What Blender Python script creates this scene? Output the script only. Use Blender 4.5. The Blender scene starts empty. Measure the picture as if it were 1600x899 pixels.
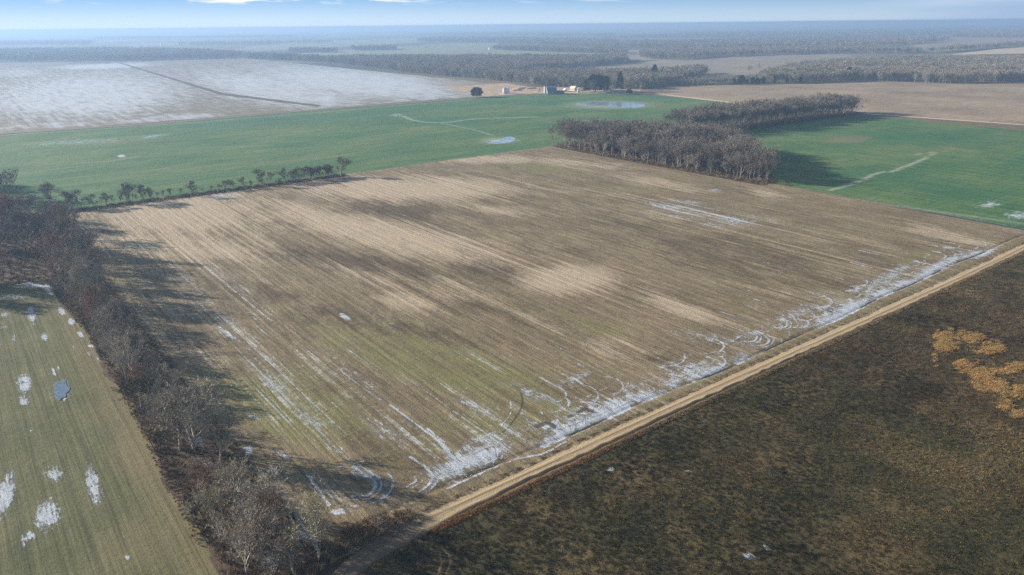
import bpy, math, random
import numpy as np
from mathutils import Vector, Matrix
random.seed(7); rng = np.random.default_rng(7)
S = bpy.context.scene; COL = S.collection

# ---------------------------------------------------------------- camera
# world X runs along the dirt road, world Y along the crop rows (metres)
F = 1140.; H = 110.; HL = 47.; HR = 30.; TH = math.radians(37.3)
roll = math.atan2(HL - HR, 1600); pitch = math.atan((449.5 - (HL + HR) / 2) * math.cos(roll) / F)
cr, sr = math.cos(roll), math.sin(roll); cp, sp = math.cos(pitch), math.sin(pitch); ct, st = math.cos(TH), math.sin(TH)
def P(x, y, z=0.):
    """ground point seen at pixel x, y of the 1600x899 photograph"""
    u = (x - 800) / F; v = -(y - 449.5) / F
    a = u * cr + v * sr; b = -u * sr + v * cr
    t = (z - H) / (-sp + b * cp)
    X, Y = a * t, (cp + b * sp) * t
    return (X * ct + Y * st, -X * st + Y * ct)
def PIX(X, Y, Z=0.):
    r = X * ct - Y * st; f = X * st + Y * ct; z = Z - H
    d = np.maximum(f * cp - z * sp, 1e-3); a = r / d; b = (f * sp + z * cp) / d
    return 800 + F * (a * cr - b * sr), 449.5 - F * (a * sr + b * cr)
cam = bpy.data.cameras.new('camera'); camo = bpy.data.objects.new('camera', cam); COL.objects.link(camo); S.camera = camo
fw = Vector((st * cp, ct * cp, -sp)); rt = Vector((ct, -st, 0)); up = Vector((st * sp, ct * sp, cp))
R_ = rt * cr - up * sr; U_ = rt * sr + up * cr
M = Matrix((R_, U_, -fw)).transposed().to_4x4(); M.translation = (0, 0, H); camo.matrix_world = M
cam.lens = 36 * F / 1600; cam.sensor_width = 36; cam.clip_start = 1; cam.clip_end = 120000

# ---------------------------------------------------------------- light
SUN_EL = 17.0; SH = math.radians(-17)
hx, hy = math.cos(SH), math.sin(SH)                       # shadow direction, camera-right / camera-forward
dx, dy = hx * ct + hy * st, -hx * st + hy * ct            # the same in world axes
e = math.radians(SUN_EL)
sun = bpy.data.lights.new('sun', 'SUN'); sun.energy = 5.0; sun.angle = math.radians(0.5); sun.color = (1, .93, .82)
sun.color = (1, .915, .78)
suno = bpy.data.objects.new('sun', sun); COL.objects.link(suno)
suno.rotation_euler = Vector((dx * math.cos(e), dy * math.cos(e), -math.sin(e))).to_track_quat('-Z', 'Y').to_euler()
SUNAZ = math.atan2(-dx, -dy)
W = bpy.data.worlds.new("World"); S.world = W; W.use_nodes = True
S.view_settings.view_transform = 'Standard'; S.view_settings.look = 'None'; S.view_settings.gamma = 1
S.view_settings.exposure = 1.12
S.cycles.max_bounces = 6; S.cycles.diffuse_bounces = 2; S.cycles.volume_bounces = 1; S.cycles.glossy_bounces = 2
S.cycles.transparent_max_bounces = 8; S.cycles.use_denoising = False

# ---------------------------------------------------------------- node helper
class NT:
    def __init__(s, nt): s.t = nt; s.n = nt.nodes; s.l = nt.links
    def lk(s, a, sock):
        if hasattr(a, 'is_output'): s.l.new(a, sock)
        elif a is not None:
            if isinstance(a, (tuple, list)) and len(a) == 3 and sock.type == 'RGBA': a = (*a, 1)
            sock.default_value = a
    def coord(s): return s.n.new('ShaderNodeTexCoord').outputs['Object']
    def attr(s, name, out='Fac', typ='GEOMETRY'):
        n = s.n.new('ShaderNodeAttribute'); n.attribute_name = name; n.attribute_type = typ; return n.outputs[out]
    def scale(s, v, sc, loc=(0, 0, 0), rot=(0, 0, 0)):
        n = s.n.new('ShaderNodeMapping'); s.l.new(v, n.inputs[0]); n.inputs['Scale'].default_value = sc
        n.inputs['Location'].default_value = loc; n.inputs['Rotation'].default_value = rot; return n.outputs[0]
    def noise(s, v, sc=1., det=4., rough=.55, dist=0.):
        n = s.n.new('ShaderNodeTexNoise'); s.l.new(v, n.inputs['Vector']); n.inputs['Scale'].default_value = sc
        n.inputs['Detail'].default_value = det; n.inputs['Roughness'].default_value = rough; n.inputs['Distortion'].default_value = dist
        return n.outputs['Fac']
    def vor(s, v, sc=1., out='Distance', metric='EUCLIDEAN'):
        n = s.n.new('ShaderNodeTexVoronoi'); n.distance = metric; s.l.new(v, n.inputs['Vector']); n.inputs['Scale'].default_value = sc
        return n.outputs[out]
    def m(s, op, a, b=None, c=None, clamp=False):
        n = s.n.new('ShaderNodeMath'); n.operation = op; n.use_clamp = clamp
        for i, x in enumerate((a, b, c)):
            if x is not None: s.lk(x, n.inputs[i])
        return n.outputs[0]
    def ss(s, x, lo, hi, a=0., b=1.):
        n = s.n.new('ShaderNodeMapRange'); n.interpolation_type = 'SMOOTHSTEP'; s.lk(x, n.inputs[0])
        for i, k in enumerate((lo, hi, a, b)): n.inputs[i + 1].default_value = k
        return n.outputs[0]
    def mix(s, f, a, b):
        n = s.n.new('ShaderNodeMix'); n.data_type = 'RGBA'; s.lk(f, n.inputs[0]); s.lk(a, n.inputs[6]); s.lk(b, n.inputs[7]); return n.outputs[2]
    def mul(s, a, b):   # colour * float
        n = s.n.new('ShaderNodeVectorMath'); n.operation = 'SCALE'; s.lk(a, n.inputs[0]); s.lk(b, n.inputs['Scale']); return n.outputs[0]
    def ramp(s, f, pts):
        n = s.n.new('ShaderNodeValToRGB'); s.l.new(f, n.inputs[0]); cr_ = n.color_ramp
        while len(cr_.elements) < len(pts): cr_.elements.new(.5)
        for e_, (p_, c_) in zip(cr_.elements, pts): e_.position = p_; e_.color = (*c_, 1)
        return n.outputs[0]
def mat(name, rough=.9):
    m = bpy.data.materials.new(name); m.use_nodes = True; t = NT(m.node_tree); b = m.node_tree.nodes['Principled BSDF']
    b.inputs['Roughness'].default_value = rough; b.inputs['Specular IOR Level'].default_value = .15
    return m, t, b
def bump(t, b, h, dist, strength=1.):
    n = t.n.new('ShaderNodeBump'); t.l.new(h, n.inputs['Height']); n.inputs['Distance'].default_value = dist; n.inputs['Strength'].default_value = strength
    t.l.new(n.outputs[0], b.inputs['Normal'])
def plain(name, c, rough=.7, var=.25, sc=.8):
    m, t, b = mat(name, rough); n = t.noise(t.coord(), sc, 4)
    t.lk(t.mul(c, t.m('ADD', t.m('MULTIPLY', n, var * 2), 1 - var)), b.inputs['Base Color']); return m

# ---------------------------------------------------------------- sky
t = NT(W.node_tree); bg = W.node_tree.nodes['Background']
sk = t.n.new('ShaderNodeTexSky'); sk.sky_type = 'NISHITA'; sk.sun_disc = False; sk.sun_elevation = e; sk.sun_rotation = SUNAZ
sk.altitude = 100; sk.air_density = 1.0; sk.dust_density = .3; sk.ozone_density = 3.0
g = t.n.new('ShaderNodeTexCoord').outputs['Generated']
sep = t.n.new('ShaderNodeSeparateXYZ'); t.l.new(g, sep.inputs[0])
# elevation in degrees, azimuth in degrees right of the view's middle (for the two cloud groups in view)
el = t.m('MULTIPLY', t.m('ARCSINE', sep.outputs[2]), 57.2958)
az = t.m('MULTIPLY', t.m('SUBTRACT', t.m('ARCTAN2', sep.outputs[0], sep.outputs[1]), math.atan2(st, ct)), 57.2958)
cv = t.n.new('ShaderNodeCombineXYZ'); t.l.new(t.m('MULTIPLY', az, .22), cv.inputs[0]); t.l.new(t.m('MULTIPLY', el, 1.9), cv.inputs[1])
cn = t.noise(cv.outputs[0], 1.0, 6, .6)
# general thin cloud everywhere above 1.7 degrees
puff = t.m('MULTIPLY', t.ss(cn, .50, .62), t.m('MULTIPLY', t.ss(el, 1.35, 1.75), t.m('ADD', .45, t.m('MULTIPLY', t.ss(az, -26, -17), t.ss(az, -6, -9, 0., .55)))))
# low stratus bank to the right, its top rising to the right
bt = t.m('ADD', t.m('MULTIPLY', az, .030), t.m('MULTIPLY', t.noise(cv.outputs[0], 1.5, 4), .5))
bank = t.m('MULTIPLY', t.ss(t.m('SUBTRACT', bt, el), -.15, .45), t.ss(az, 24, 36))
lip = t.m('MULTIPLY', t.m('MULTIPLY', t.ss(t.m('SUBTRACT', bt, el), -.5, -.1), t.ss(t.m('SUBTRACT', bt, el), .5, .0)), t.ss(az, 23, 33))
SKYC = sk.outputs[0]
blue = t.mix(t.ss(el, -.1, 2.6), (5.7, 7.2, 8.7), (2.1, 4.5, 7.6))   # cool clear-air gradient just above the haze
blue = t.mul(blue, t.ss(az, -40, 35, 1.16, .86))
c0 = t.mix(t.ss(el, 0., 16., 1., 0.), SKYC, blue)
c1 = t.mix(puff, c0, (10.2, 10.2, 10.1))
c2 = t.mix(t.m('MULTIPLY', lip, .45), c1, (6.6, 7.4, 8.8))
c3 = t.mix(t.m('MULTIPLY', bank, .85), c2, (3.2, 4.5, 6.9))
t.l.new(c3, bg.inputs[0]); bg.inputs[1].default_value = .05

# ---------------------------------------------------------------- object helpers
def tag(o, label=None, cat=None, group=None, kind=None):
    if label: o['label'] = label
    if cat: o['category'] = cat
    if group: o['group'] = group
    if kind: o['kind'] = kind
    return o
def mesh(name, v, f, mats=(), smooth=False):
    me = bpy.data.meshes.new(name); v = np.asarray(v, np.float32)
    if isinstance(f, np.ndarray) and f.ndim == 2:
        k = f.shape[1]; n = len(f)
        me.vertices.add(len(v)); me.vertices.foreach_set('co', v.ravel())
        me.loops.add(n * k); me.loops.foreach_set('vertex_index', f.astype(np.int32).ravel())
        me.polygons.add(n); me.polygons.foreach_set('loop_start', np.arange(0, n * k, k, dtype=np.int32))
        me.update(calc_edges=True)
    else: me.from_pydata([tuple(x) for x in v], [], f); me.update()
    for m in mats: me.materials.append(m)
    if smooth: me.polygons.foreach_set('use_smooth', np.ones(len(me.polygons), bool))
    return me
def obj(name, me, parent=None, loc=None):
    o = bpy.data.objects.new(name, me); COL.objects.link(o)
    if parent: o.parent = parent
    if loc is not None: o.location = loc
    return o
def empty(name, loc, rz=0, s=1.):
    o = bpy.data.objects.new(name, None); COL.objects.link(o); o.location = loc; o.rotation_euler = (0, 0, rz); o.scale = (s, s, s)
    o.empty_display_size = .5; return o

# smooth value noise on numpy arrays
def vnoise(x, y, sc, seed=0):
    r = np.random.default_rng(seed).random((256, 256)); x = x * sc; y = y * sc
    xi = np.floor(x).astype(int); yi = np.floor(y).astype(int); fx = x - xi; fy = y - yi
    fx = fx * fx * (3 - 2 * fx); fy = fy * fy * (3 - 2 * fy); a = r[xi & 255, yi & 255]; b = r[(xi + 1) & 255, yi & 255]
    c = r[xi & 255, (yi + 1) & 255]; d = r[(xi + 1) & 255, (yi + 1) & 255]
    return (a * (1 - fx) + b * fx) * (1 - fy) + (c * (1 - fx) + d * fx) * fy
def fbm(x, y, sc, seed=0, o=4):
    return sum(vnoise(x, y, sc * 2 ** i, seed + i) * .5 ** (i + 1) for i in range(o)) / (1 - .5 ** o)

# ---- painting soil, crop and snow patches: coordinates are those of the photograph, projected on the ground
def blobs(px, py, L):
    m = np.zeros_like(px)
    for b in L:
        cx, cy, rx, ry = b[:4]; a = math.radians(b[4]) if len(b) > 4 else 0; s = b[5] if len(b) > 5 else 1.
        dx_, dy_ = px - cx, py - cy; u = (dx_ * math.cos(a) + dy_ * math.sin(a)) / rx; v = (-dx_ * math.sin(a) + dy_ * math.cos(a)) / ry
        m = np.maximum(m, s * np.clip(1.35 - np.sqrt(u * u + v * v), 0, 1))
    return m
def smooth_line(pts, n=6):
    p = np.array(pts, float)
    if len(p) < 3: return p
    q = np.vstack([2 * p[0] - p[1], p, 2 * p[-1] - p[-2]]); out = []
    for i in range(1, len(q) - 2):
        for k in range(n):
            t_ = k / n; a, b, c, d = q[i - 1], q[i], q[i + 1], q[i + 2]
            out.append(.5 * ((2 * b) + (c - a) * t_ + (2 * a - 5 * b + 4 * c - d) * t_ ** 2 + (3 * b - a - 3 * c + d) * t_ ** 3))
    out.append(p[-1]); return np.array(out)
def lines(X, Y, L):
    """L: (pixel polyline, width m, strength); distance measured on the ground"""
    m = np.zeros_like(X)
    for pts, w, s in L:
        p = smooth_line([P(*q) for q in pts]); x0, y0 = p.min(0) - w * 2; x1, y1 = p.max(0) + w * 2
        sel = np.where((X > x0) & (X < x1) & (Y > y0) & (Y < y1))[0]
        if not len(sel): continue
        x, y = X[sel], Y[sel]; d = np.full(len(sel), 1e9)
        for a, b in zip(p[:-1], p[1:]):
            ab = b - a; k = np.clip(((x - a[0]) * ab[0] + (y - a[1]) * ab[1]) / (ab @ ab + 1e-9), 0, 1)
            d = np.minimum(d, np.hypot(x - a[0] - k * ab[0], y - a[1] - k * ab[1]))
        m[sel] = np.maximum(m[sel], s * np.clip(1.5 - d / w, 0, 1))
    return m
def inpoly(x, y, poly):
    r = np.zeros(x.shape, bool); n = len(poly)
    for i in range(n):
        x1, y1 = poly[i]; x2, y2 = poly[(i + 1) % n]
        if y1 == y2: continue
        r ^= ((y1 > y) != (y2 > y)) & (x < (x2 - x1) * (y - y1) / (y2 - y1) + x1)
    return r
def grid(name, xs, ys, z, attrs, material, kind='structure', keep=None):
    X, Y = np.meshgrid(xs, ys, indexing='ij'); nx, ny = X.shape; x, y = X.ravel(), Y.ravel()
    Z = z(x, y) if callable(z) else np.full(x.shape, z)
    i = np.arange(nx * ny).reshape(nx, ny)
    f = np.stack([i[:-1, :-1], i[1:, :-1], i[1:, 1:], i[:-1, 1:]], -1).reshape(-1, 4)
    if keep is not None:
        k = keep(x, y); f = f[k[f].all(1)]
        used = np.unique(f); mp = np.zeros(nx * ny, int); mp[used] = np.arange(len(used)); f = mp[f]; x, y, Z = x[used], y[used], Z[used]
    me = mesh(name, np.stack([x, y, Z], 1), f, [material], True)
    px, py = PIX(x, y, 0.)
    for nm, fn in attrs.items():
        a = me.attributes.new(nm, 'FLOAT', 'POINT'); a.data.foreach_set('value', fn(x, y, px, py).astype(np.float32))
    return tag(obj(name, me), kind=kind)
def spaced(a, b, d0, d1, near):
    """coordinates from a to b, spacing d0 within [near0, near1] growing to d1 outside"""
    v = [a]
    while v[-1] < b:
        t_ = v[-1]; dd = 0 if near[0] <= t_ <= near[1] else min(abs(t_ - near[0]), abs(t_ - near[1]))
        v.append(t_ + min(d1, d0 + dd * .006))
    v[-1] = b; return np.array(v)

# ================================================================ GROUND
SNOW = (.53, .58, .65)
def snow_mix(t, col, s, v, amp=1.0, fine=1.2, edge=.12, stretch=(1.3, .16, 1)):
    """snow where the patch mask s, roughened by fine noise, is high"""
    n1 = t.noise(t.scale(v, stretch), .9 * fine, 6, .75); n2 = t.noise(v, .35 * fine, 5, .7); n3 = t.noise(v, 2.2 * fine, 4, .8)
    n = t.m('ADD', t.m('MULTIPLY', n1, .48), t.m('ADD', t.m('MULTIPLY', n2, .38), t.m('MULTIPLY', n3, .14)))
    f = t.ss(t.m('ADD', s, t.m('MULTIPLY', t.m('SUBTRACT', n, .5), 4.2 * amp)), .44 - edge, .50 + edge * 2.2)
    f = t.m('MULTIPLY', f, t.ss(s, .02, .16))
    f = t.m('MULTIPLY', f, t.ss(t.m('ADD', t.m('MULTIPLY', n3, .6), t.m('MULTIPLY', n1, .4)), .34, .52, .30, 1.))
    return t.mix(t.m('MULTIPLY', f, .92), col, SNOW), f

# --- main stubble field
m_field, t, b = mat('stubble_soil'); v = t.coord()
rows = t.noise(t.scale(v, (.40, .07, 1)), 1.0, 8, .74); rowsf = t.noise(t.scale(v, (1.5, .14, 1)), 1., 5, .72); rowl = t.noise(t.scale(v, (.30, .008, 1)), 1., 4, .6)
fine = t.noise(v, .55, 8, .82); mid = t.noise(t.scale(v, (.035, .014, 1)), 1., 6, .65); clod = t.noise(v, 2.2, 4, .8); pat = t.noise(t.scale(v, (.09, .035, 1)), 1., 6, .68)
tan, dark, grn, sn = t.attr('tan'), t.attr('dark'), t.attr('green'), t.attr('snow')
def wsum(*a):
    r = None
    for x_, w_ in a: y_ = t.m('MULTIPLY', x_, w_); r = y_ if r is None else t.m('ADD', r, y_)
    return r
r1d = t.noise(t.scale(v, (.55, .0022, 1)), 1., 4, .75); r1f = t.noise(t.scale(v, (1.7, .006, 1)), 1., 3, .7)
k = wsum((rows, .22), (r1d, .2), (fine, .22), (pat, .36))
c = t.ramp(wsum((rows, .24), (r1d, .15), (rowsf, .08), (fine, .20), (mid, .15), (pat, .18)), [(.39, (.100, .074, .042)), (.46, (.178, .137, .080)), (.52, (.262, .205, .124)), (.61, (.42, .33, .205))])
c = t.mix(t.m('MULTIPLY', t.ss(t.m('ADD', dark, t.m('MULTIPLY', t.m('SUBTRACT', k, .5), -3.2)), .25, .95), .8), c, (.098, .068, .042))
c = t.mix(t.m('MULTIPLY', t.ss(t.m('ADD', grn, t.m('MULTIPLY', t.m('SUBTRACT', wsum((mid, .2), (fine, .4), (pat, .4)), .5), 4.5)), .22, .85), .85), c, (.215, .205, .082))
c = t.mix(t.m('MULTIPLY', t.ss(t.m('ADD', tan, t.m('MULTIPLY', t.m('SUBTRACT', wsum((k, .7), (r1d, .3)), .5), 4.2)), .18, .95), .9), c, (.52, .415, .29))
# planter pass lines every 4.6 m
w = t.n.new('ShaderNodeTexWave'); w.wave_type = 'BANDS'; w.bands_direction = 'X'; t.l.new(v, w.inputs[0]); w.inputs['Scale'].default_value = .0685; w.inputs['Distortion'].default_value = .6; w.inputs['Detail'].default_value = 2; w.inputs['Detail Scale'].default_value = .4
c = t.mul(c, t.m('ADD', 1., t.m('MULTIPLY', t.ss(w.outputs['Fac'], .0, .18, -.22, .02), t.ss(pat, .38, .58))))
c = t.mul(c, t.m('ADD', -.18, wsum((rowsf, .5), (clod, .95), (r1f, .9))))
c, sf = snow_mix(t, c, sn, v)
trk = t.attr('track'); c = t.mix(t.m('MULTIPLY', t.ss(t.m('ADD', trk, t.m('MULTIPLY', fine, .3)), .6, 1.1), .85), c, (.075, .068, .045))
# frost lying in the furrows: thin pale lines along the rows
fr = t.m('ADD', t.attr('frost'), t.m('ADD', t.m('MULTIPLY', t.m('SUBTRACT', r1d, .5), 3.0), t.m('MULTIPLY', t.m('SUBTRACT', wsum((fine, .5), (pat, .5)), .5), 4.0)))
c = t.mix(t.m('MULTIPLY', t.m('MULTIPLY', t.ss(fr, .72, 1.25), t.ss(t.attr('frost'), .02, .2)), .62), c, (.62, .66, .70))
c = t.mix(t.ss(t.attr('wet'), .35, .7), c, (.03, .04, .055))
t.l.new(c, b.inputs['Base Color']); t.l.new(t.ss(t.attr('wet'), .4, .7, .92, .15), b.inputs['Roughness'])
bump(t, b, t.m('ADD', t.m('ADD', rowsf, t.m('MULTIPLY', clod, .8)), t.m('MULTIPLY', sf, .5)), .35)

TAN = [(640, 296, 210, 24, 0, 1.), (285, 335, 170, 46, 0, .9), (600, 366, 230, 28, 12, 1.), (285, 385, 170, 28, 5, .8), (450, 330, 160, 20, 8, .5), (885, 438, 85, 27, 0, 1.05), (1010, 330, 200, 30, 10, .3), (1250, 380, 250, 40, 12, .3), (700, 455, 160, 25, 12, .4), (640, 474, 62, 17, 8, .8),
       (1065, 484, 90, 20, 18, .75), (965, 545, 100, 24, 12, .55), (900, 256, 100, 9, 5, .7), (1190, 304, 50, 10, 8, .6), (1480, 368, 100, 14, 14, .6), (760, 250, 120, 8, 0, .8),
       (1030, 287, 90, 12, 10, .6), (780, 330, 90, 10, 8, .6), (460, 520, 30, 10, 25, .4), (1250, 465, 120, 9, 12, .5), (330, 560, 50, 14, 20, .5), (850, 505, 60, 14, 20, .5), (560, 430, 120, 12, 20, .45),
       (1120, 560, 50, 18, -30, .4), (440, 780, 60, 12, 30, .5), (900, 300, 160, 9, 6, .4), (250, 480, 60, 20, 20, .4)]
DARK = [(625, 330, 100, 20, 5, .8), (560, 413, 210, 20, 6, .85), (760, 425, 90, 20, 10, .7), (560, 500, 160, 30, 10, .6), (400, 455, 120, 30, 5, .6), (1150, 400, 230, 42, 8, .6),
        (800, 490, 120, 20, 12, .5), (1000, 360, 150, 20, 8, .5), (770, 312, 80, 12, 5, .7), (1020, 465, 40, 16, 20, .7), (1300, 440, 120, 20, 10, .55), (660, 520, 130, 18, 15, .7), (1035, 560, 40, 9, 0, .6), (440, 350, 60, 10, 0, .5), (860, 390, 90, 15, 8, .5)]
GREEN = [(700, 575, 260, 55, 18, .75), (480, 640, 180, 70, 20, .75), (560, 690, 160, 50, 20, .6), (830, 262, 110, 13, 4, .6), (905, 505, 110, 20, 15, .5), (1300, 430, 90, 20, 10, .2), (640, 700, 160, 60, 0, .45), (1060, 470, 50, 14, 0, .5),
         (1440, 400, 60, 12, -20, .6), (860, 590, 120, 20, 0, .45), (1360, 450, 80, 12, -20, .45), (760, 660, 200, 50, 0, .5), (1010, 300, 120, 10, 6, .3)]
SNOWB = [(1040, 323, 45, 5, 8, .52), (1150, 346, 40, 9, 8, .5), (1075, 316, 30, 3, 6, .5), (1110, 352, 30, 3, 6, .5), (1118, 298, 16, 3, 5, .5), (540, 497, 13, 4, 30, .8), (356, 523, 26, 4, 34, .75), (350, 308, 35, 5, -5, .6), (300, 498, 12, 3, 40, .7), (405, 585, 30, 10, 35, .3),
         (480, 655, 45, 12, 35, .42), (430, 600, 40, 14, 30, .4), (560, 590, 60, 14, 35, .38), (640, 660, 40, 10, 35, .35), (745, 640, 40, 10, 25, .55), (600, 675, 60, 16, 35, .42), (560, 740, 40, 12, 20, .45), (400, 655, 15, 4, 30, .7),
         (425, 735, 12, 5, 0, .7), (528, 802, 15, 5, 0, 1.1), (440, 712, 18, 8, 30, .5), (580, 745, 30, 14, 10, .5), (388, 706, 10, 7, 0, .9), (470, 838, 16, 9, 15, .9), (425, 775, 12, 10, 40, .8), (520, 700, 50, 12, 30, .35),
         (840, 620, 60, 10, 20, .5), (905, 590, 40, 8, -25, .5), (985, 608, 60, 5, -24, .5), (1055, 566, 60, 6, -24, .35), (1110, 530, 70, 12, 10, .45), (1240, 492, 60, 11, -18, .5), (1300, 478, 40, 9, -20, .45), (1390, 428, 50, 7, -20, .5),
         (1345, 452, 40, 7, -10, .5), (1380, 440, 55, 10, -25, .55), (1470, 416, 60, 9, -24, .78), (1540, 396, 30, 6, -24, .75), (1480, 388, 16, 3, 5, .6), (1430, 410, 12, 3, 5, .5), (760, 690, 60, 14, -20, .6), (915, 645, 50, 12, -10, .6),
         (860, 668, 45, 14, 0, .62), (735, 720, 70, 20, -20, .9), (700, 740, 40, 14, -20, .8), (1085, 575, 40, 8, -22, .6), (1170, 525, 35, 9, -10, .5), (300, 560, 60, 20, 30, .25), (320, 480, 60, 20, 30, .28), (360, 440, 60, 20, 30, .22), (600, 500, 40, 8, 30, .25), (880, 545, 50, 8, 25, .25), (1240, 420, 60, 3, 10, .3)]
FROST = [(470, 600, 200, 85, 32, .74), (600, 680, 180, 60, 20, .78), (360, 480, 160, 65, 30, .62), (740, 640, 150, 45, 10, .55), (880, 600, 130, 30, -18, .5), (300, 400, 150, 50, 25, .32), (1120, 540, 120, 22, -10, .5), (1330, 455, 140, 25, -20, .55), (1100, 335, 120, 24, 8, .85), (1030, 322, 60, 12, 8, .9), (700, 540, 200, 30, 25, .42), (1200, 420, 150, 20, 15, .35), (830, 270, 90, 14, 8, .4), (520, 770, 60, 30, 0, .4)]
ARCS = [([(556, 729), (577, 743), (590, 752), (590, 765), (577, 778), (550, 780)], .8, .95), ([(606, 740), (615, 754), (610, 770), (592, 784), (565, 792), (532, 793)], .5, .7), ([(653, 745), (655, 754), (640, 764)], .6, .9),
        ([(669, 731), (680, 743), (676, 758), (660, 772)], .8, .9), ([(739, 711), (757, 702), (759, 711), (748, 720)], .6, .8), ([(779, 700), (781, 713), (775, 725)], .6, .9),
        ([(868, 660), (880, 672), (872, 688), (848, 700)], .8, 1.), ([(798, 626), (798, 648), (780, 672)], .35, .6), ([(908, 628), (932, 630), (942, 637), (928, 648), (908, 650)], .6, .9), ([(956, 624), (962, 636), (956, 652), (932, 660)], .6, .8),
        ([(1003, 600), (1019, 610), (1007, 620), (980, 618)], .6, .7), ([(1060, 573), (1073, 575), (1081, 582), (1067, 591), (1040, 587)], .8, 1.), ([(1093, 576), (1095, 584), (1079, 596)], .6, .8), ([(1131, 550), (1133, 558), (1105, 560)], .5, .6),
        ([(1149, 548), (1151, 564), (1123, 570)], .4, .5), ([(1220, 503), (1232, 504), (1232, 512), (1220, 515), (1205, 514)], .8, .9), ([(1243, 498), (1251, 508), (1246, 514)], .6, .8), ([(1279, 485), (1292, 489), (1291, 496), (1268, 497)], .8, .9),
        ([(1301, 486), (1310, 492), (1308, 500), (1289, 503)], .8, .9), ([(1324, 469), (1336, 473), (1332, 480), (1318, 482)], .8, .8), ([(1408, 434), (1424, 439), (1422, 446), (1412, 449)], .8, .8), ([(1355, 452), (1362, 454), (1358, 458)], .8, .8),
        ([(1172, 520), (1186, 526), (1180, 536), (1158, 536)], .9, 1.), ([(1186, 518), (1205, 532), (1196, 542), (1176, 542)], .6, .9),
        ([(484, 743), (502, 765), (520, 790)], .7, .8), ([(642, 716), (669, 733)], .7, .8), ([(480, 742), (570, 722), (606, 703)], .4, .4), ([(609, 634), (645, 660), (683, 688), (695, 700), (704, 716)], .5, 1.0), ([(690, 695), (708, 718)], 1.3, .8),
        ([(535, 583), (560, 602), (600, 630)], .4, .6), ([(500, 573), (540, 598)], .4, .5), ([(400, 510), (425, 530)], .5, .6), ([(385, 545), (420, 566)], .5, .5), ([(240, 498), (300, 540)], .4, .2), ([(780, 612), (800, 628), (830, 650)], .3, .4),
        ([(860, 600), (905, 625)], .4, .5), ([(876, 640), (930, 616), (965, 600)], .4, .5), ([(1060, 540), (1120, 545), (1160, 525)], .4, .5), ([(1196, 411), (1220, 419), (1240, 424)], .8, .55), ([(1130, 446), (1230, 470)], .7, .4), ([(540, 545), (590, 580)], .5, .45),
        ([(700, 765), (796, 723), (848, 711), (884, 692)], .5, .95), ([(884, 692), (1000, 641)], .3, .5)]
def offset(pts, d):
    p = smooth_line([P(*q) for q in pts], 4); t_ = np.gradient(p, axis=0); n_ = np.stack([-t_[:, 1], t_[:, 0]], 1) / (np.linalg.norm(t_, axis=1)[:, None] + 1e-9); p = p + n_ * d
    X_, Y_ = PIX(p[:, 0], p[:, 1]); return list(zip(X_, Y_))
pairs = []
for pts_, w_, s_ in ARCS:
    if len(pts_) >= 3 and w_ >= .55: pairs += [(offset(pts_, -.75), .42, s_), (offset(pts_, .75), .30, s_ * .8)]
    else: pairs.append((pts_, w_ * .75, s_))
ARCS = pairs
for i in range(46):                      # fainter turns of the tractor
    cx0 = 84 + i * 7.3 + random.uniform(-4, 4); cy0 = random.uniform(141, 156); rr_ = random.uniform(4.5, 9); a0 = random.uniform(-2.6, -1.6); a1 = a0 + random.uniform(1.2, 2.6)
    q = [PIX(np.array(cx0 + rr_ * math.cos(a_)), np.array(cy0 + rr_ * math.sin(a_))) for a_ in np.linspace(a0, a1, 7)]
    ARCS.append(([(float(u), float(v_)) for u, v_ in q], random.uniform(.22, .5), random.uniform(.45, .9)))
for i in range(26):                      # short marks where the passes end on the headland
    x0 = 95 + i * 12.5 + random.uniform(-3, 3); y0 = random.uniform(146, 166); y1 = y0 + random.uniform(3, 13)
    a = [float(q) for q in PIX(np.array(x0), np.array(y0))]; b_ = [float(q) for q in PIX(np.array(x0 + random.uniform(-.4, .4)), np.array(y1))]
    ARCS.append(([a, b_], random.uniform(.3, .7), random.uniform(.5, .85)))
TRACKS = [([(820, 690), (900, 664), (990, 628), (1060, 598)], .3, .8), ([(720, 745), (790, 722), (850, 700)], .3, .8), ([(1180, 560), (1300, 508), (1420, 452), (1500, 415)], .3, .6), ([(1200, 545), (1310, 497), (1420, 447)], .3, .6), ([(700, 742), (760, 724), (830, 690)], .3, .7), ([(740, 712), (770, 700), (776, 716)], .3, .8), ([(884, 655), (900, 668), (890, 684)], .3, .8), ([(814, 616), (816, 636), (796, 668), (780, 680)], .45, .9), ([(700, 722), (760, 703), (850, 664), (950, 622), (1050, 578), (1180, 530)], .35, .7), ([(880, 660), (892, 672), (885, 690)], .35, .7), ([(1080, 570), (1090, 582), (1070, 595)], .3, .6),
          ([(840, 668), (855, 663), (865, 668), (858, 674)], 1.2, 1.), ([(905, 645), (915, 641), (925, 645)], 1.2, .9), ([(889, 652), (897, 650)], 1., .9)]
ditch_y = lambda x: 134.0 + 1.0 * np.sin(x * .021) + .5 * np.sin(x * .09)
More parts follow.
